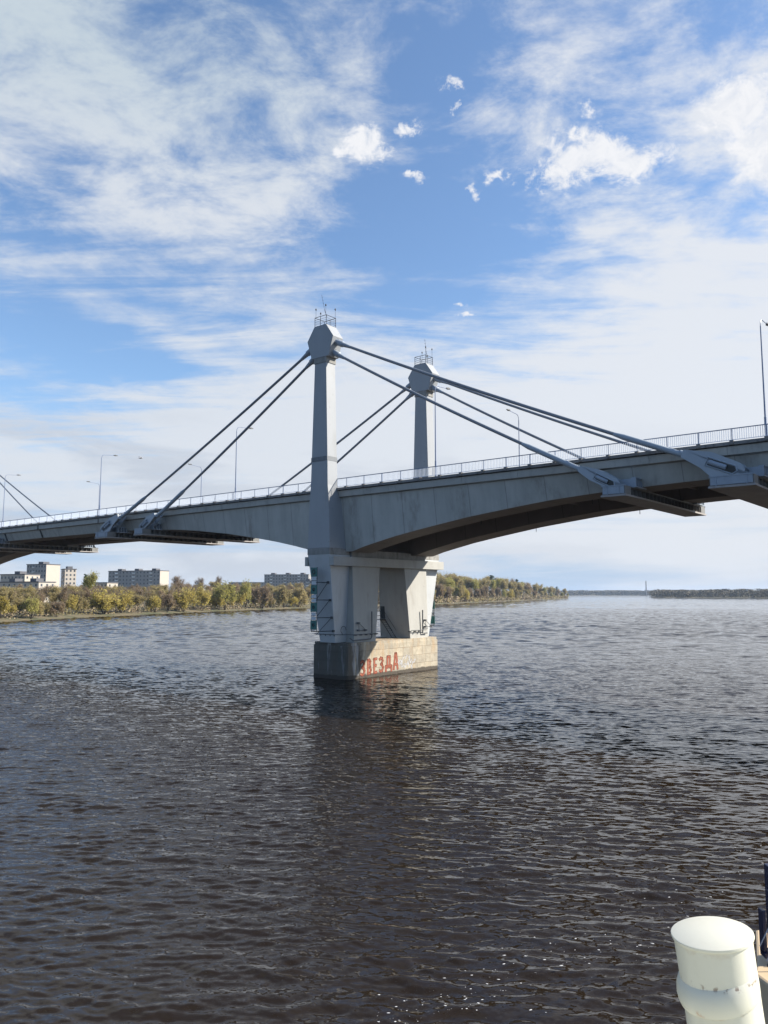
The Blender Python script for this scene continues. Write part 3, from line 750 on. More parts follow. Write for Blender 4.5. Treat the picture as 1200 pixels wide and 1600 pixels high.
gm = bpy.data.materials.new('bank_grass'); gm.use_nodes = True; t = gm.node_tree; b = t.nodes['Principled BSDF']
tcn = t.nodes.new('ShaderNodeTexCoord'); a = noise(t, tcn.outputs['Object'], 0.12, 8, 0.7); a2 = noise(t, tcn.outputs['Object'], 0.02, 4, 0.6)
c = mixc(t, a.ss(0.4, 0.62), (0.115, 0.09, 0.05), (0.055, 0.06, 0.024)); c = mixc(t, a2.ss(0.5, 0.7) * 0.5, c, (0.13, 0.105, 0.065))
t.links.new(c, b.inputs['Base Color']); b.inputs['Roughness'].default_value = 0.95
def ground(name, SP, NN, prof, mat_, seed=1):
    g = MB(); secs = []
    rng = np.random.default_rng(seed)
    wig = np.convolve(rng.normal(size=len(SP) + 20), np.ones(5) / 5, 'same')[10:-10] * 2.2
    for i in range(len(SP)):
        secs.append([(SP[i, 0] + NN[i, 0] * (d + wig[i] * (1 if d < 40 else 0)), SP[i, 1] + NN[i, 1] * (d + wig[i] * (1 if d < 40 else 0)), z) for d, z in prof])
    g.loft(secs, caps=False, closed=False); o = g.build(name, mat_, None, smooth=True, fix=False)
    if sum(p.normal.z for p in o.data.polygons) < 0: o.data.flip_normals()
    return o
tag_g = (ground('left_bank_ground', SP, NN, [(-8, -1.5), (-.5, -.05), (1.2, .35), (5, .9), (14, 1.6), (40, 2.6), (120, 4.5), (420, 6), (900, 7)], gm)); tag(tag_g, kind='structure')
# far right shore and the closing shore at the end of the reach
def poly_shore(pts, n):
    P_ = []; L = [math.dist(a, b) for a, b in zip(pts, pts[1:])]; T_ = sum(L)
    for k in range(n):
        d = T_ * k / (n - 1)
        for (a, b), l in zip(zip(pts, pts[1:]), L):
            if d <= l + 1e-6: P_.append((a[0] + (b[0] - a[0]) * d / l, a[1] + (b[1] - a[1]) * d / l)); break
            d -= l
    P_ = np.array(P_); T2_ = np.gradient(P_, axis=0); T2_ /= np.linalg.norm(T2_, axis=1)[:, None]
    return P_, np.stack([-T2_[:, 1], T2_[:, 0]], 1)
RS, RN = poly_shore([(1000, 2900), (800, 2350), (668, 1925), (712, 1790), (793, 1660), (1000, 1450), (1500, 1050), (2400, 600)], 80)
tag(ground('right_bank_ground', RS, RN, [(-10, -1.5), (0, 0), (6, .8), (60, 2), (700, 6)], gm, 2), kind='structure')
FS, FN = poly_shore([(100, 3300), (700, 4050), (1400, 4300), (2600, 4100)], 60)
tag(ground('distant_shore_ground', FS, FN, [(-10, -1.5), (0, 0), (10, 1), (200, 4), (1200, 12)], gm, 3), kind='structure')

# ------------------------------------------------------------------ TREES
def leafmat(name, c1, c2, rough=0.9, rnd=0.35, thin=True):
    m = bpy.data.materials.new(name); m.use_nodes = True; t = m.node_tree; b = t.nodes['Principled BSDF']
    tcn = t.nodes.new('ShaderNodeTexCoord'); a = noise(t, tcn.outputs['Object'], 0.8, 4, 0.6)
    oi = t.nodes.new('ShaderNodeObjectInfo'); r_ = N(t, oi.outputs['Random'])
    c = mixc(t, (a.ss(0.35, 0.65) * 0.6 + r_ * 0.4).clamp(), c1, c2)
    k = r_ * rnd + (1 - rnd / 2); c = mixc(t, 1.0, c, combine(t, k, k, k), 'MULTIPLY')
    t.links.new(c, b.inputs['Base Color']); b.inputs['Roughness'].default_value = rough
    if thin:
        tl = t.nodes.new('ShaderNodeBsdfTranslucent'); t.links.new(c, tl.inputs[0]); mx = t.nodes.new('ShaderNodeMixShader'); mx.inputs[0].default_value = 0.5
        t.links.new(b.outputs[0], mx.inputs[1]); t.links.new(tl.outputs[0], mx.inputs[2]); t.links.new(mx.outputs[0], t.nodes['Material Output'].inputs[0])
    return m
M['bark'] = leafmat('bark', (0.075, 0.062, 0.052), (0.11, 0.095, 0.08))
M['birch'] = leafmat('birch_bark', (0.40, 0.38, 0.35), (0.28, 0.26, 0.23))
M['twig'] = leafmat('twigs', (0.17, 0.125, 0.09), (0.23, 0.17, 0.12))
M['budy'] = leafmat('yellow_green_buds', (0.52, 0.42, 0.11), (0.43, 0.37, 0.11))
M['budg'] = leafmat('fresh_green_buds', (0.44, 0.41, 0.12), (0.36, 0.34, 0.11))
M['budo'] = leafmat('olive_buds', (0.41, 0.34, 0.15), (0.33, 0.275, 0.125))
M['budb'] = leafmat('brown_buds', (0.35, 0.27, 0.165), (0.28, 0.215, 0.135))
M['pine'] = leafmat('pine_needles', (0.035, 0.06, 0.03), (0.05, 0.075, 0.03))
def make_tree(seed, H, Wd, kind, leaf, nleaf, lsize, stems=1, bark='bark', twigs=1.0):
    """a unit tree, base at the origin"""
    rg = random.Random(seed); tr, cr = MB(), MB(); tips = []
    def leafq(p, s):
        n = Vector((rg.gauss(0, 1), rg.gauss(0, 1), rg.gauss(0, 1))).normalized(); u = n.orthogonal().normalized() * s; v = n.cross(u) * 0.8
        cr.add([tuple(p - u), tuple(p + v * .7), tuple(p + u), tuple(p - v * .7)], [(0, 1, 2, 3)])
    def twig(p, d, L, w):
        sd = d.orthogonal().normalized(); sd = (Matrix.Rotation(rg.uniform(0, 6.28), 3, d) @ sd) * w
        e = p + d * L; cr.add([tuple(p - sd), tuple(p + sd), tuple(e)], [(0, 1, 2)])
    def grow(p, d, L, r, lev):
        n = 3; pts = [p]; q = p.copy(); dd = d.copy()
        for k in range(n):
            dd = (dd + Vector((rg.gauss(0, .13), rg.gauss(0, .13), rg.gauss(0, .08) + (.06 if kind != 'willow' else .02)))).normalized()
            q = q + dd * L / n; pts.append(q.copy())
        tr.tube(pts, [r * (1 - .22 * k) for k in range(n + 1)], 5 if lev < 2 else 3, caps=False)
        if lev >= 3:
            tips.append((pts, dd)); return
        if lev >= 2: tips.append((pts, dd))
        nb = rg.choice((3, 4)) if lev else rg.choice((4, 5, 6))
        for k in range(nb):
            t_ = rg.uniform(.35, 1.0) if lev else rg.uniform(.45, 1)
            i = min(int(t_ * n), n - 1); f = t_ * n - i; bp = pts[i].lerp(pts[i + 1], f)
            ax = dd.orthogonal().normalized(); ax = Matrix.Rotation(rg.uniform(0, 6.28), 3, dd) @ ax
            an = rg.uniform(.35, .85) * (1.15 if kind == 'willow' else .85)
            nd = (dd * math.cos(an) + ax * math.sin(an)); nd.z += .12; nd.normalize()
            grow(bp, nd, L * rg.uniform(.52, .74), r * .5, lev + 1)
    for s in range(stems):
        lean = (0.55 if kind == 'willow' else .22) if stems > 1 else .04
        th = 6.28 * s / stems + rg.uniform(-.4, .4)
        d = Vector((math.cos(th) * lean * rg.uniform(.4, 1.2), math.sin(th) * lean * rg.uniform(.4, 1.2), 1)).normalized()
        grow(Vector((.1 * math.cos(th), .1 * math.sin(th), -.2)), d, H * (.40 if kind == 'willow' else .52), H * .018 * (1.1 if stems == 1 else .85), 0)
    xs = [p.z for pts, _ in tips for p in pts]; zmax = max(xs); rad = max(math.hypot(p.x, p.y) for pts, _ in tips for p in pts)
    kz, kx = H * .94 / zmax, Wd * .47 / rad
    sc_ = lambda p: Vector((p.x * kx, p.y * kx, p.z * kz))
    tr.v = [tuple(sc_(Vector(v))) for v in tr.v]
    per = nleaf / len(tips)
    for pts, dd in tips:
        pts = [sc_(p) for p in pts]
        L = (pts[-1] - pts[0]).length
        for k in range(int(per * .9 + rg.random())):
            t_ = rg.random() * 2.99; i = int(t_); p = pts[i].lerp(pts[i + 1], t_ - i)
            o_ = Vector((rg.gauss(0, .45), rg.gauss(0, .45), rg.gauss(0, .40)))
            if kind == 'willow': o_.z -= abs(rg.gauss(0, .5))
            cr.cur = 0; leafq(p + o_ * (H / 11), lsize * rg.uniform(.6, 1.3))
        cr.cur = 1
        for k in range(int(6 * twigs)):
            t_ = rg.random() * 2.99; i = int(t_); p = pts[i].lerp(pts[i + 1], t_ - i)
            d = Vector((rg.gauss(0, .6), rg.gauss(0, .6), rg.gauss(.25, .5))).normalized(); twig(p, d, rg.uniform(.6, 1.7) * H / 12, .035)
    e = empty({'willow': 'willow_tree', 'bare': 'bare_tree', 'birch': 'birch_tree', 'pine': 'pine_tree'}[kind], (0, 0, 0))
    tr.build('trunk', M[bark], e, smooth=True, fix=False); cr.build('crown', [M[leaf], M['twig']], e, fix=False)
    return e
def make_pine(seed, H, Wd):
    rg = random.Random(seed); tr, cr = MB(), MB()
    tr.tube([(0, 0, -.3), (.05, 0, H * .5), (0, 0, H * .97)], [H * .017, H * .012, .04], 6)
    for k in range(34):
        z = H * (.28 + .70 * k / 34); th = k * 2.4; L = Wd * .5 * (1 - ((z / H - .28) / .74) ** 1.2) * rg.uniform(.7, 1.1) + .25
        e = Vector((math.cos(th) * L, math.sin(th) * L, z + L * .12)); tr.tube([(0, 0, z), tuple(e)], [.06, .02], 3)
        for j in range(42):
            t_ = rg.uniform(.25, 1.05); p = Vector((0, 0, z)).lerp(e, t_) + Vector((rg.gauss(0, .3), rg.gauss(0, .3), rg.gauss(0, .16)))
            n = Vector((rg.gauss(0, 1), rg.gauss(0, 1), rg.gauss(0, 1))).normalized(); u = n.orthogonal() * .22; v = n.cross(u) * .6
            cr.add([tuple(p - u), tuple(p + v), tuple(p + u), tuple(p - v)], [(0, 1, 2, 3)])
    e = empty('pine_tree', (0, 0, 0)); tr.build('trunk', M['bark'], e, fix=False); cr.build('crown', M['pine'], e, fix=False); return e
PR = {   # name: (proto, H, W)
    'wy1': (make_tree(1, 10, 11, 'willow', 'budy', 5200, .27, 5), 10, 11), 'wy2': (make_tree(2, 8, 8, 'willow', 'budy', 4400, .26, 4), 8, 8),
    'wg': (make_tree(3, 10, 10, 'willow', 'budg', 5000, .27, 5), 10, 10), 'wo': (make_tree(4, 9, 9, 'willow', 'budo', 4200, .25, 5), 9, 9), 'wb': (make_tree(14, 8, 9, 'willow', 'budb', 3600, .23, 6, twigs=2.2), 8, 9),
    'b1': (make_tree(5, 15, 8, 'bare', 'budb', 2000, .20, 1, twigs=3), 15, 8), 'b2': (make_tree(6, 14, 9, 'bare', 'budb', 2800, .22, 2, twigs=3), 14, 9),
    'b3': (make_tree(7, 13, 7, 'bare', 'budo', 3400, .24, 1, twigs=2), 13, 7), 'b4': (make_tree(8, 20, 12, 'bare', 'budo', 4200, .34, 1, twigs=2), 20, 12),
    'b5': (make_tree(9, 20, 10, 'bare', 'budb', 4000, .33, 1, twigs=2.5), 20, 10), 'b6': (make_tree(10, 19, 11, 'bare', 'budg', 3400, .32, 1, twigs=2), 19, 11),
    'b7': (make_tree(19, 17, 11, 'bare', 'budb', 900, .20, 1, twigs=5), 17, 11),
    'bi': (make_tree(11, 15, 6, 'birch', 'budo', 1000, .14, 1, bark='birch', twigs=1.6), 15, 6), 'pi': (make_pine(12, 18, 7), 18, 7),
}
used = set()
KD = {'wy1': 'broad yellow willow', 'wy2': 'small yellow willow', 'wg': 'pale green willow', 'wo': 'olive willow', 'wb': 'brown bushy willow', 'b1': 'thin dark bare tree', 'b2': 'twin stemmed brown tree',
      'b3': 'olive budding tree', 'b4': 'wide olive budding tree', 'b5': 'dense brown tree', 'b6': 'pale green budding tree', 'b7': 'airy bare tree', 'bi': 'slender birch', 'pi': 'dark pine'}
SEG = [(60, 'below the low pale houses'), (130, 'below the stepped block'), (270, 'before the long slab block'), (400, 'between the two slab blocks'), (560, 'left of the pier'),
       (730, 'just right of the pier'), (810, 'midway along the right wood'), (2000, 'near the right wood tip')]
ROW = {'w': 'at the waterline', 'm': 'in the middle rows', 't': 'in the back row', 'f': 'of the tall forest', 'p': 'on the water edge'}
def tree_label(kd, row, x): return KD[kd] + ' ' + ROW[row] + ', ' + next(t for lim, t in SEG if x < lim)
def gz(d):   # bank height inland
    pr = [(-8, -1.5), (0, .0), (1.2, .35), (5, .9), (14, 1.6), (40, 2.6), (120, 4.5), (420, 6), (900, 7)]
    for (a, za), (b, zc) in zip(pr, pr[1:]):
        if a <= d <= b: return za + (zc - za) * (d - a) / (b - a)
    return 7
def shore_hit(azd):
    """where the ray along this azimuth meets the left shore line"""
    dx, dy = math.sin(R(azd)), math.cos(R(azd)); best = None
    for i in range(len(SP) - 1):
        p, q = SP[i], SP[i + 1]; ex, ey = q - p; den = dx * ey - dy * ex
        if abs(den) < 1e-9: continue
        t_ = (p[0] * ey - p[1] * ex) / den; u = (p[0] * dy - p[1] * dx) / den
        if 0 <= u <= 1 and t_ > 0 and (best is None or t_ < best[0]): best = (t_, i)
    return best
def place(kind, x, y, z, H, Wd, label, group=None, rot=None):
    pr, h0, w0 = PR[kind]
    if kind in used: o = copy_tree(pr)
    else: o = pr; used.add(kind)
    o.location = (x, y, z - .1); k = Wd / w0; o.scale = (k, k, H / h0); o.rotation_euler = (0, 0, random.uniform(0, 6.28) if rot is None else rot)
    tag(o, label, 'tree', group or 'trees along the left bank'); return o
def ray_place(kind, azd, inland, H, Wd, label, group=None):
    t_, i = shore_hit(azd); n = NN[i]
    dx, dy = math.sin(R(azd)), math.cos(R(azd)); cosn = max(.25, dx * n[0] + dy * n[1])
    T_ = t_ + inland / cosn
    return place(kind, dx * T_, dy * T_, gz(inland), H, Wd, label, group)
# conspicuous front trees: azimuth from the lookout, metres inland, height, width
K = lambda x: math.degrees(math.atan2(x - 600, 1223))
for kind, x, inl, H, Wd, lab in [
    ('wy2', 4, 5, 8.5, 8, 'bright yellow willow at the left edge of the bank'),
    ('wg', 50, 2, 8.8, 9.5, 'spreading pale green willow leaning over the water, left of the dark bare tree'),
    ('b1', 105, 5, 12.5, 6, 'dark bare tree standing alone on the grass near the left bank path'),
    ('wy1', 163, 4, 12.2, 14.5, 'broad yellow willow with dark forked trunks, largest on the left bank'),
    ('wy1', 190, 5, 11.5, 11.5, 'round yellow willow just right of the broadest willow'),
    ('wy2', 243, 3, 8.5, 8.0, 'small rounded yellow willow left of the thin white birch'),
    ('wb', 262, 2, 10, 9, 'brown budding shrub willow beside the thin white birch'),
    ('wy1', 287, 2, 14, 14.5, 'dense round yellow willow by the water right of the white birch'),
    ('wy2', 316, 3, 13.5, 9.5, 'narrow rounded yellow willow between two larger willows'),
    ('wg', 352, 2, 17, 17.5, 'lime green willow with dark forked stems by the water'),
    ('wg', 384, 5, 18, 12, 'tall lime green willow behind the forked one'),
    ('wb', 410, 2, 15, 14, 'brown bushy willow right of the lime green pair'),
    ('wo', 444, 3, 16, 14, 'olive willow with spreading crown left of the pier'),
    ('wo', 466, 3, 16, 15, 'olive willow with leaning dark trunk nearest the pier on the left bank'),
    ('b6', 145, 45, 18.5, 11, 'tall pale green tree rising above the others between two apartment blocks'),
    ('b7', 283, 60, 19, 15, 'tall bare rounded tree rising above the wood right of the long apartment block'),
    ('b7', 310, 65, 18, 12, 'tall bare tree rising beside the rounded bare one'),
    ('b7', 338, 70, 19.5, 10, 'tallest bare tree in the skyline left of the distant grey blocks'),
    ('bi', 266, 3, 16, 5, 'thin white trunked birch among the riverside willows'),
    ('bi', 122, 8, 11, 4.5, 'slender birch on the grass right of the dark bare tree'),
    ('pi', 133, 60, 17, 7, 'dark pine behind the tall pale green tree'),
]: ray_place(kind, K(x), inl, H, Wd, lab)
# the riverside wood: rows of mixed trees
rg = random.Random(21)
x = -70
while x < 475:                                           # low front row
    t_ = shore_hit(K(x))[0]; sc_ = t_ / 258
    kd = rg.choice(('wo', 'wb', 'wo', 'wy2', 'b3', 'wy2')); ray_place(kd, K(x), rg.uniform(2, 11), rg.uniform(5.5, 8.5) * sc_ ** .45, rg.uniform(6, 9) * sc_ ** .3, tree_label(kd, 'w', x), tree_label(kd, 'w', x) + ' group')
    x += rg.uniform(15, 26) / sc_ ** .6
for row, (i0, i1, h0, h1, st) in enumerate([(14, 26, 9.5, 11.5, 13), (28, 45, 10.5, 13, 12), (48, 80, 12, 15, 12)]):
    x = -80
    while x < 500:
        t_ = shore_hit(K(x))[0]; sc_ = t_ / 258
        hh = rg.uniform(h0, h1) * sc_ ** .42 * ((.76 if row == 2 else .82) if x < 250 else .84)
        kd = rg.choice(('b1', 'b2', 'b3', 'b2', 'b3', 'bi', 'b4')); ray_place(kd, K(x), rg.uniform(i0, i1), hh, hh * rg.uniform(.55, .75), tree_label(kd, 't' if row == 2 else 'm', x), tree_label(kd, 't' if row == 2 else 'm', x) + ' group')
        x += rg.uniform(.6, 1.4) * st / sc_ ** .5
# forest on the far bend right of the pier
for row, (i0, i1, h0, h1, st) in enumerate([(6, 16, 15, 20, 8.5), (18, 40, 25, 31, 8), (45, 80, 29, 34, 9)]):
    x = 560
    while x < 893:
        sh_ = shore_hit(K(x))
        if sh_:
            hh = rg.uniform(h0, h1); d_ = sh_[0]
            hh *= 1 - .38 * max(0, min(1, (x - 800) / 90))
            kd = rg.choice(('b4', 'b5', 'b6', 'b4', 'b3', 'b6', 'b3')) if row else rg.choice(('wg', 'wo', 'wb', 'b3', 'wy1'))
            if row == 2 and rg.random() < .08: kd = 'pi'
            ray_place(kd, K(x), rg.uniform(i0, i1), hh, hh * rg.uniform(.55, .75), tree_label(kd, 'f' if row else 'p', x), tree_label(kd, 'f' if row else 'p', x) + ' group')
        x += rg.uniform(.6, 1.4) * st
# brushwood between the trunks
def brush():
    rg_ = random.Random(8); g = MB(); pts = []
    n = len(SP)
    for i in range(n - 1):
        p, q = SP[i], SP[i + 1]; L = float(np.linalg.norm(q - p)); d0 = math.hypot(*p)
        if p[1] < 190 or d0 > 2100: continue
        for _ in range(int(L * (1.5 if d0 < 600 else .8))):
            f = rg_.random(); d = rg_.choice((rg_.uniform(3, 14), rg_.uniform(14, 60), rg_.uniform(50, 95)))
            c = p * (1 - f) + q * f + NN[i] * d; h = rg_.uniform(2.0, 5.2) * (1 if d < 20 else 1.5) * (1 if d0 < 600 else 1.7); z0 = gz(d); g.cur = rg_.choice((0, 0, 1, 2))
            s_ = .30 if d0 < 600 else .6
            for _ in range(26):
                a = Vector((c[0] + rg_.gauss(0, h * .35), c[1] + rg_.gauss(0, h * .35), z0 + abs(rg_.gauss(0, .42)) * h))
                nr = Vector((rg_.gauss(0, 1), rg_.gauss(0, 1), rg_.gauss(0, 1))).normalized(); u = nr.orthogonal() * s_; v = nr.cross(u) * .7
                g.add([tuple(a - u), tuple(a + v), tuple(a + u), tuple(a - v)], [(0, 1, 2, 3)])
    o = g.build('undergrowth', [M['brush1'], M['brush2'], M['budo']], None, fix=False); tag(o, 'brown budding brushwood filling the gaps under the bank trees', 'undergrowth', kind='stuff')
M['brush1'] = mat('brushwood_brown', (0.28, 0.215, 0.135), 0.9, 0.3, 0.1); M['brush2'] = mat('brushwood_grey', (0.22, 0.175, 0.115), 0.9, 0.3, 0.1)
brush()
# very distant woods as masses
def wood(name, SPx, NNx, depth, H, n, size, mat_, seed, label, cat='wood'):
    rg_ = np.random.default_rng(seed); g = MB()
    ncl = n // 90
    for _ in range(ncl):
        i = rg_.integers(0, len(SPx)); j = min(i + 1, len(SPx) - 1); f = rg_.random(); d = rg_.uniform(4, depth)
        cx = SPx[i] * (1 - f) + SPx[j] * f + NNx[i] * d; h = H * rg_.uniform(.6, 1.08)
        for _ in range(90):
            r_ = h * .30; p = Vector((cx[0] + rg_.normal() * r_, cx[1] + rg_.normal() * r_, h * (1 - abs(rg_.normal()) * .36)))
            if p.z < .3: p.z = rg_.uniform(.3, h * .6)
            nrm = Vector(rg_.normal(size=3)).normalized(); u = nrm.orthogonal() * size; v = nrm.cross(u) * .8
            g.add([tuple(p - u), tuple(p + v), tuple(p + u), tuple(p - v)], [(0, 1, 2, 3)])
    o = g.build(name, mat_, None, fix=False); tag(o, label, cat, kind='stuff'); return o
M['wood'] = mat('distant_wood', (0.13, 0.11, 0.07), 0.9, 0.5, 0.02)
wood('distant_forest', RS, RN, 160, 19, 150000, 1.15, M['wood'], 1, 'low dark wood on the distant right shore')
wood('distant_forest', FS, FN, 300, 27, 90000, 2.8, M['wood'], 2, 'bluish wood on the farthest shore closing the river')

# ------------------------------------------------------------------ BUILDINGS
M['panel_w'] = mat('pale_or_sunlit_panel', (0.40, 0.36, 0.31), 0.85, 0.08, 0.15)  # pale walls, and the sunlit end walls of grey blocks
M['panel_g'] = mat('grey_or_shaded_panel', (0.26, 0.255, 0.25), 0.85, 0.10, 0.15)  # grey walls, and the shaded fronts of blocks with pale ends
M['win'] = mat('window_glass', (0.05, 0.06, 0.075), 0.2, 0.5, 0.4, rnd=1.0)
M['balc'] = mat('balcony_white', (0.62, 0.62, 0.60), 0.7, 0.1, 0.5, rnd=0.5)
M['roofd'] = mat('roof_dark', (0.09, 0.09, 0.10), 0.8, 0.2, 0.3)
_wm = {}
def box_obj(name, m, parent, x0, x1, y0, y1, z0, z1):
    g = MB(); g.box(x0, x1, y0, y1, z0, z1); return g.build(name, m, parent)
def block(azd, dist, rot, L, Dp, H, z0, label, nwin=10, floors=9, endwin=0, top_only=5, lit='panel_w', boxes=2, balc=True, longmat='panel_g'):
    """slab block: local x along its long front (facing -y), right end wall facing +x"""
    e = empty('apartment_block', (math.sin(R(azd)) * dist, math.cos(R(azd)) * dist, z0), R(rot)); tag(e, label, 'apartment block')
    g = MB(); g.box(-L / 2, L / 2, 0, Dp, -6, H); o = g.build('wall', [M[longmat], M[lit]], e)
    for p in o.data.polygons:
        if p.normal.x > .5: p.material_index = 1  # sunlit end painted paler than the shaded front by default
    g = MB(); g.box(-L / 2 - .3, L / 2 + .3, -.3, Dp + .3, H + .003, H + .55); rf = g.build('roof', M['roofd'] if lit == 'panel_w' else M['panel_g'], e)
    for k in range(boxes):
        x = -L / 2 + L * (k + .5) / boxes; g = MB(); g.box(x - 2.4, x + 2.4, Dp * .3, Dp * .75, H + .55, H + 2.4); g.build('lift_housing', M['roofd'], rf)
        g.v, g.f = [], []
    fh = H / floors; wn = None; bn_ = None; cnt = 0
    for fl in range(floors - top_only, floors):
        z = fl * fh + fh * .42
        for k in range(nwin):
            x = -L / 2 + L * (k + .5) / nwin
            if balc and k % 5 == 2:
                if bn_ is None: bn_ = box_obj('balcony', M['balc'], e, -L / nwin * .36, L / nwin * .36, -.9, .0, 0, 1.1); b_ = bn_
                else: b_ = bn_.copy(); C.objects.link(b_)
                b_.location = (x, -.003, z - .55)
            if wn is None: wn = box_obj('window', M['win'], e, -.62, .62, -.05, .1, 0, 1.45); w_ = wn
            else: w_ = wn.copy(); C.objects.link(w_)
            w_.location = (x, 0, z)
        for k in range(endwin):
            y = Dp * (k + .5) / endwin
            w_ = wn.copy(); C.objects.link(w_); w_.location = (L / 2, y, z); w_.rotation_euler = (0, 0, R(90))
    return e
# nine-storey stepped block at far left: shaded front, blank lit gable, lower lit wing
block(K(55), 640, -24, 20, 13, 31.5, -.5, 'nine storey block with a blank pale gable and a brown chimney box, at far left', 7, 9, 0, 6, boxes=1)
e = block(K(97), 652, -52, 10, 8.5, 28.5, -.5, 'pale nine storey wing with rows of white balconies beside the blank gable', 5, 9, 3, 6, boxes=1, longmat='panel_w')
block(K(208), 770, -22, 60, 13, 31, -.5, 'long grey slab block with a pinkish blank end wall behind the willows', 15, 9, 0, 5, boxes=3)
block(K(447), 960, -10, 56, 16, 33, -.5, 'grey panel block on the skyline left of the pier', 16, 9, 2, 4, boxes=3, lit='panel_g')
block(K(478), 900, -30, 16, 12, 24, 0, 'pale low block beside the pier, half hidden behind the clearance boards', 4, 7, 2, 4, boxes=1)
block(K(18), 560, -24, 22, 12, 21.5, 0, 'low pale five storey house at the left edge, taller of two', 7, 5, 3, 4, boxes=1, balc=False, longmat='panel_w')
block(K(26), 500, -24, 34, 12, 15.8, 0, 'lowest pale house in front of the left edge blocks', 8, 4, 3, 3, boxes=2, balc=False, longmat='panel_w')
block(K(392), 1100, 0, 62, 14, 25, 0, 'very long low grey building on the horizon between wood and grey block', 18, 6, 0, 3, boxes=0, lit='panel_g', balc=False)
block(K(156), 560, -24, 12, 10, 16.5, 0, 'small pale house peeping out between the tall green tree and the long slab', 4, 4, 2, 3, boxes=0, balc=False, longmat='panel_w')
# far chimney
g = MB(); cxx, cyy = 4350 * math.sin(R(K(1010))), 4350 * math.cos(R(K(1010)))
g.lathe([(3.6, 0), (3.2, 20), (2.3, 74), (2.5, 74.1), (2.5, 76)], (0, 0), 16)
o = g.build('chimney', mat('chimney_brick', (0.16, 0.15, 0.15), 0.8)); o.location = (cxx, cyy, 2); tag(o, 'thin tall factory chimney far away on the horizon', 'chimney')

# ------------------------------------------------------------------ person on the left bank
def person():
    me = bpy.data.meshes.new('person'); J = [(0, 0, .92), (0, 0, 1.15), (0, 0, 1.42), (0, .01, 1.55), (0, .02, 1.72),
        (.09, 0, .88), (.11, .03, .48), (.12, 0, .06), (.12, -.12, .03), (-.09, 0, .88), (-.11, .0, .48), (-.12, .05, .06), (-.12, -.07, .03),
        (.19, 0, 1.40), (.25, .02, 1.13), (.24, -.06, .88), (-.19, 0, 1.40), (-.25, .02, 1.13), (-.24, -.04, .88)]
    E_ = [(0, 1), (1, 2), (2, 3), (3, 4), (0, 5), (5, 6), (6, 7), (7, 8), (0, 9), (9, 10), (10, 11), (11, 12), (2, 13), (13, 14), (14, 15), (2, 16), (16, 17), (17, 18)]
    rad = [.15, .15, .16, .06, .11, .10, .07, .05, .04, .10, .07, .05, .04, .07, .055, .04, .07, .055, .04]
    me.from_pydata(J, E_, []); o = bpy.data.objects.new('person', me); C.objects.link(o)
    sk = o.modifiers.new('skin', 'SKIN'); o.modifiers.new('sub', 'SUBSURF').levels = 1
    for v, r_ in zip(me.skin_vertices[0].data, rad): v.radius = (r_, r_)
    me.skin_vertices[0].data[0].use_root = True
    me.materials.append(mat('dark_clothing', (0.03, 0.03, 0.035), 0.9))
    t_, i = shore_hit(K(147)); T_ = t_ + 3.5; o.location = (math.sin(R(K(147))) * T_, math.cos(R(K(147))) * T_, gz(3.0) + .05)
    tag(o, 'small figure in dark clothing standing on the grass at the left waterside', 'person')
person()
# birds
def bird(x, y, z, rz, lab):
    g = MB()
    g.tube([(-.28, 0, 0), (-.1, 0, .02), (.12, 0, .02), (.25, 0, 0)], [.02, .07, .06, .015], 6)
    for s in (-1, 1):
        g.loft([[(.10, s * .05, .03), (-.08, s * .05, .03), (-.08, s * .05, .045), (.10, s * .05, .045)], [(.12, s * .35, .16), (-.02, s * .35, .16), (-.02, s * .35, .17), (.12, s * .35, .17)], [(-.06, s * .72, .06), (-.10, s * .72, .06), (-.10, s * .72, .065), (-.06, s * .72, .065)]])
    g.extrude([(-.26, -.06), (-.26, .06), (-.42, .09), (-.42, -.09)], 'z', 0, .012)
    o = g.build('bird', mat('bird_grey', (0.25, 0.25, 0.26), 0.8)); o.location = (x, y, z); o.rotation_euler = (R(15), 0, rz); tag(o, lab, 'bird')
bird(-28.5, 90, CAMZ + 15.8, 0.6, 'small gull flying above the railing left of the near pylon')

# ------------------------------------------------------------------ small pale specks strewn over the water
rg = random.Random(5); g = MB()
for k in range(300):
    t_ = rg.random() ** 1.7
    x = 0.1 + 15.5 * t_ + rg.gauss(0, .35 + .7 * t_); y = 17.2 + 12.5 * t_ + rg.gauss(0, .45 + .9 * t_)
    s_ = (.004 + .017 * rg.random() ** 3) * (1.0 + .4 * t_); n = 6; z = .16 + rg.uniform(-.03, .03)
    q0 = len(g.v); g.lathe([(s_ * .3, z - s_ * .25), (s_, z), (s_ * .3, z + s_ * .25)], (0, 0), 5); kx = rg.uniform(1, 2.6); th = rg.uniform(-.5, .5); g.v[q0:] = [(x + (a * kx) * math.cos(th) - b_ * math.sin(th), y + (a * kx) * math.sin(th) + b_ * math.cos(th), c_) for a, b_, c_ in g.v[q0:]]
o = g.build('white_flecks', mat('fleck_white', (0.5, 0.5, 0.5), 0.6)); tag(o, 'white flecks scattered on the dark water near the ship', 'white_flecks', kind='stuff')

# ------------------------------------------------------------------ the ship the picture is taken from: bollard, deck, bow fittings
ship = empty('ship', (1.5, 2.0, 5.0)); tag(ship, 'passenger ship foredeck at the lower right edge with tan housing and navy posts', 'ship')
def sp_(g): g.v = [(x - 1.5, y - 2.0, z - 5.0) for x, y, z in g.v]; return g
g = MB(); g.box(-2.0, 5.5, -3.0, 2.75, 7.35, 7.5); sp_(g).build('deck', M['cream'], ship)
g = MB(); g.box(-2.0, 5.5, -3.0, 2.7, .6, 7.34); sp_(g).build('hull', M['shipwhite'], ship)
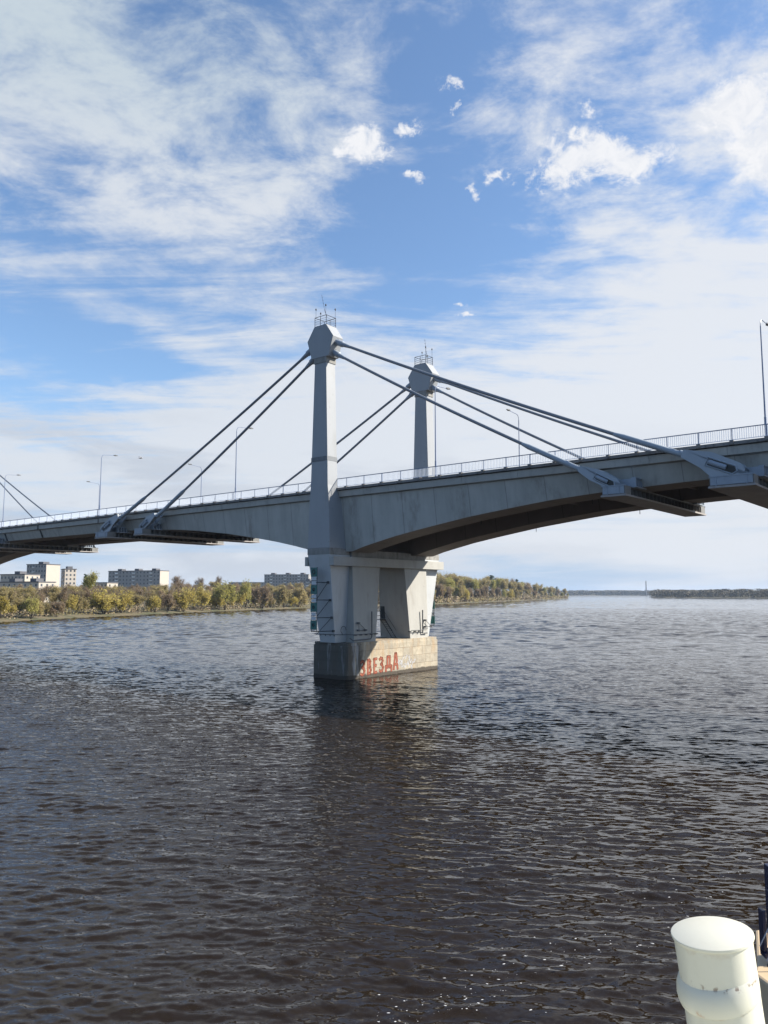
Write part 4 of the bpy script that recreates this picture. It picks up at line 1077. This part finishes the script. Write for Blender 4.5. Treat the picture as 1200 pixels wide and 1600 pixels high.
# lower foredeck and tan housing further forward
g = MB(); g.extrude([(2.63, 5.62), (2.60, 5.78), (2.70, 5.95), (2.95, 6.5), (7.5, 6.5), (7.5, 5.3), (2.75, 5.3)], 'z', 5.95, 6.55)
sp_(g).build('tan_housing', M['tan'], ship, bevel=.02)
g = MB(); g.box(2.76, 7.5, 4.3, 5.2, .5, 5.35); sp_(g).build('forward_hull', M['dark'], ship)  # shadow below the tan slab put into its dark colour
for x0, x1, z0, z1 in ((2.735, 2.762, 6.62, 6.92), (2.80, 2.825, 6.62, 7.05), (2.835, 2.95, 6.62, 7.2)):
    g = MB(); g.box(x0, x1, 5.9, 5.94 + (x1 - x0), z0, z1); sp_(g).build('post', M['navy'], ship, bevel=.004)
g = MB(); g.box(2.735, 3.4, 5.88, 5.96, 6.60, 6.635); g.box(2.80, 3.4, 5.95, 5.99, 6.74, 6.80); g.box(2.86, 3.4, 5.89, 5.93, 6.8, 7.1); sp_(g).build('cross_rail', M['navy'], ship)
g = MB()
for k in range(3):
    z = 6.46 + k * .10; q = [(2.745 + .022 * math.cos(a_ * .6) + .02, 5.87, z + .022 * math.sin(a_ * .6)) for a_ in range(8)]; g.tube(q, .005, 5)
sp_(g).build('hook', M['navy'], ship)
for a, b in (((2.66, 5.8, 6.72), (2.95, 5.8, 7.24)), ((2.705, 5.8, 6.62), (2.96, 5.8, 7.12)), ((2.74, 5.8, 6.52), (2.97, 5.8, 7.02)), ((2.80, 5.8, 6.45), (2.99, 5.8, 6.88))):
    g = MB(); g.tube([a, b], .0045, 6); sp_(g).build('stay_wire', M['rope'], ship)
# bollard
bo = empty('bollard', (.972, 2.2, 7.5), 0); bo.rotation_euler = (0, R(-6.5), 0)
tag(bo, 'cream painted steel mooring bollard with chipped collar at the lower right corner', 'bollard')
bm_mat = bpy.data.materials.new('bollard_paint'); bm_mat.use_nodes = True; t = bm_mat.node_tree; b = t.nodes['Principled BSDF']
tcn = t.nodes.new('ShaderNodeTexCoord'); sx = t.nodes.new('ShaderNodeSeparateXYZ'); t.links.new(tcn.outputs['Object'], sx.inputs[0]); z = N(t, sx.outputs[2])
a = noise(t, tcn.outputs['Object'], 22, 7, 0.65); a2 = noise(t, tcn.outputs['Object'], 60, 5, 0.6)
c = mixc(t, a.ss(.5, .75) * .2, (0.56, 0.55, 0.465), (0.47, 0.45, 0.36))
seam1 = (z - .700)._m('ABSOLUTE').ss(.010, .0) ; seam2 = (z - .634)._m('ABSOLUTE').ss(.012, .0); seam3 = (z - .782)._m('ABSOLUTE').ss(.012, .0)
c = mixc(t, (seam1 * a2.ss(.52, .60) * .8).clamp(), c, (0.16, 0.11, 0.08)); c = mixc(t, (seam2 * a.ss(.52, .64) * .55).clamp(), c, (0.42, 0.20, 0.08))
c = mixc(t, (seam3 * a.ss(.45, .62) * .4).clamp(), c, (0.45, 0.38, 0.28))
t.links.new(c, b.inputs['Base Color']); b.inputs['Roughness'].default_value = .38
bn = t.nodes.new('ShaderNodeBump'); bn.inputs['Strength'].default_value = .12; bn.inputs['Distance'].default_value = .004; t.links.new(a.s, bn.inputs['Height']); t.links.new(bn.outputs[0], b.inputs['Normal'])
ZT = .80
g = MB(); g.lathe([(.100, 0), (.0975, ZT - .2), (.098, ZT - .10), (.0995, ZT - .010)], (0, 0), 64); g.build('post', bm_mat, bo, smooth=True)
g = MB(); g.lathe([(.100, ZT - .0105), (.1035, ZT - .009), (.1050, ZT - .005), (.1045, ZT - .001), (.1025, ZT)], (0, 0), 64); g.build('cap_plate', bm_mat, bo, smooth=True)
g = MB(); g.lathe([(.0970, ZT - .094), (.103, ZT - .102), (.1085, ZT - .116), (.1105, ZT - .134), (.109, ZT - .150), (.105, ZT - .162), (.0975, ZT - .166)], (0, 0), 72)
def _col(x, y, z_):
    r_ = math.hypot(x, y); ex = max(0, r_ - .0975); th = math.atan2(y, x); w_ = max(0.04, min(1, .60 - .62 * math.cos(th - .25)))   # lip fades out on one side
    k = (.0975 + ex * w_ * 1.05) / max(r_, 1e-6) if r_ > .0975 else 1; return (x * k, y * k, z_ + .16 * x)
g.v = [_col(*p) for p in g.v]
g.build('collar', bm_mat, bo, smooth=True)
g = MB(); g.lathe([(.22, -.002), (.22, .02), (.13, .022), (.106, .05)], (0, 0), 48); g.build('base_flange', bm_mat, bo, smooth=True)

# ------------------------------------------------------------------ haze
g = MB(); g.box(-9800, 9800, -9800, 9800, -15.2, 96)
o = g.build('haze', []) ; me = o.data
hm = bpy.data.materials.new('haze'); hm.use_nodes = True; t = hm.node_tree; t.nodes.clear()
ho = t.nodes.new('ShaderNodeOutputMaterial'); pv = t.nodes.new('ShaderNodeVolumePrincipled'); t.links.new(pv.outputs[0], ho.inputs['Volume'])
pv.inputs['Color'].default_value = (0.62, 0.78, 1.0, 1); pv.inputs['Density'].default_value = 0.00006; pv.inputs['Anisotropy'].default_value = 0.0
me.materials.append(hm); tag(o, kind='stuff')
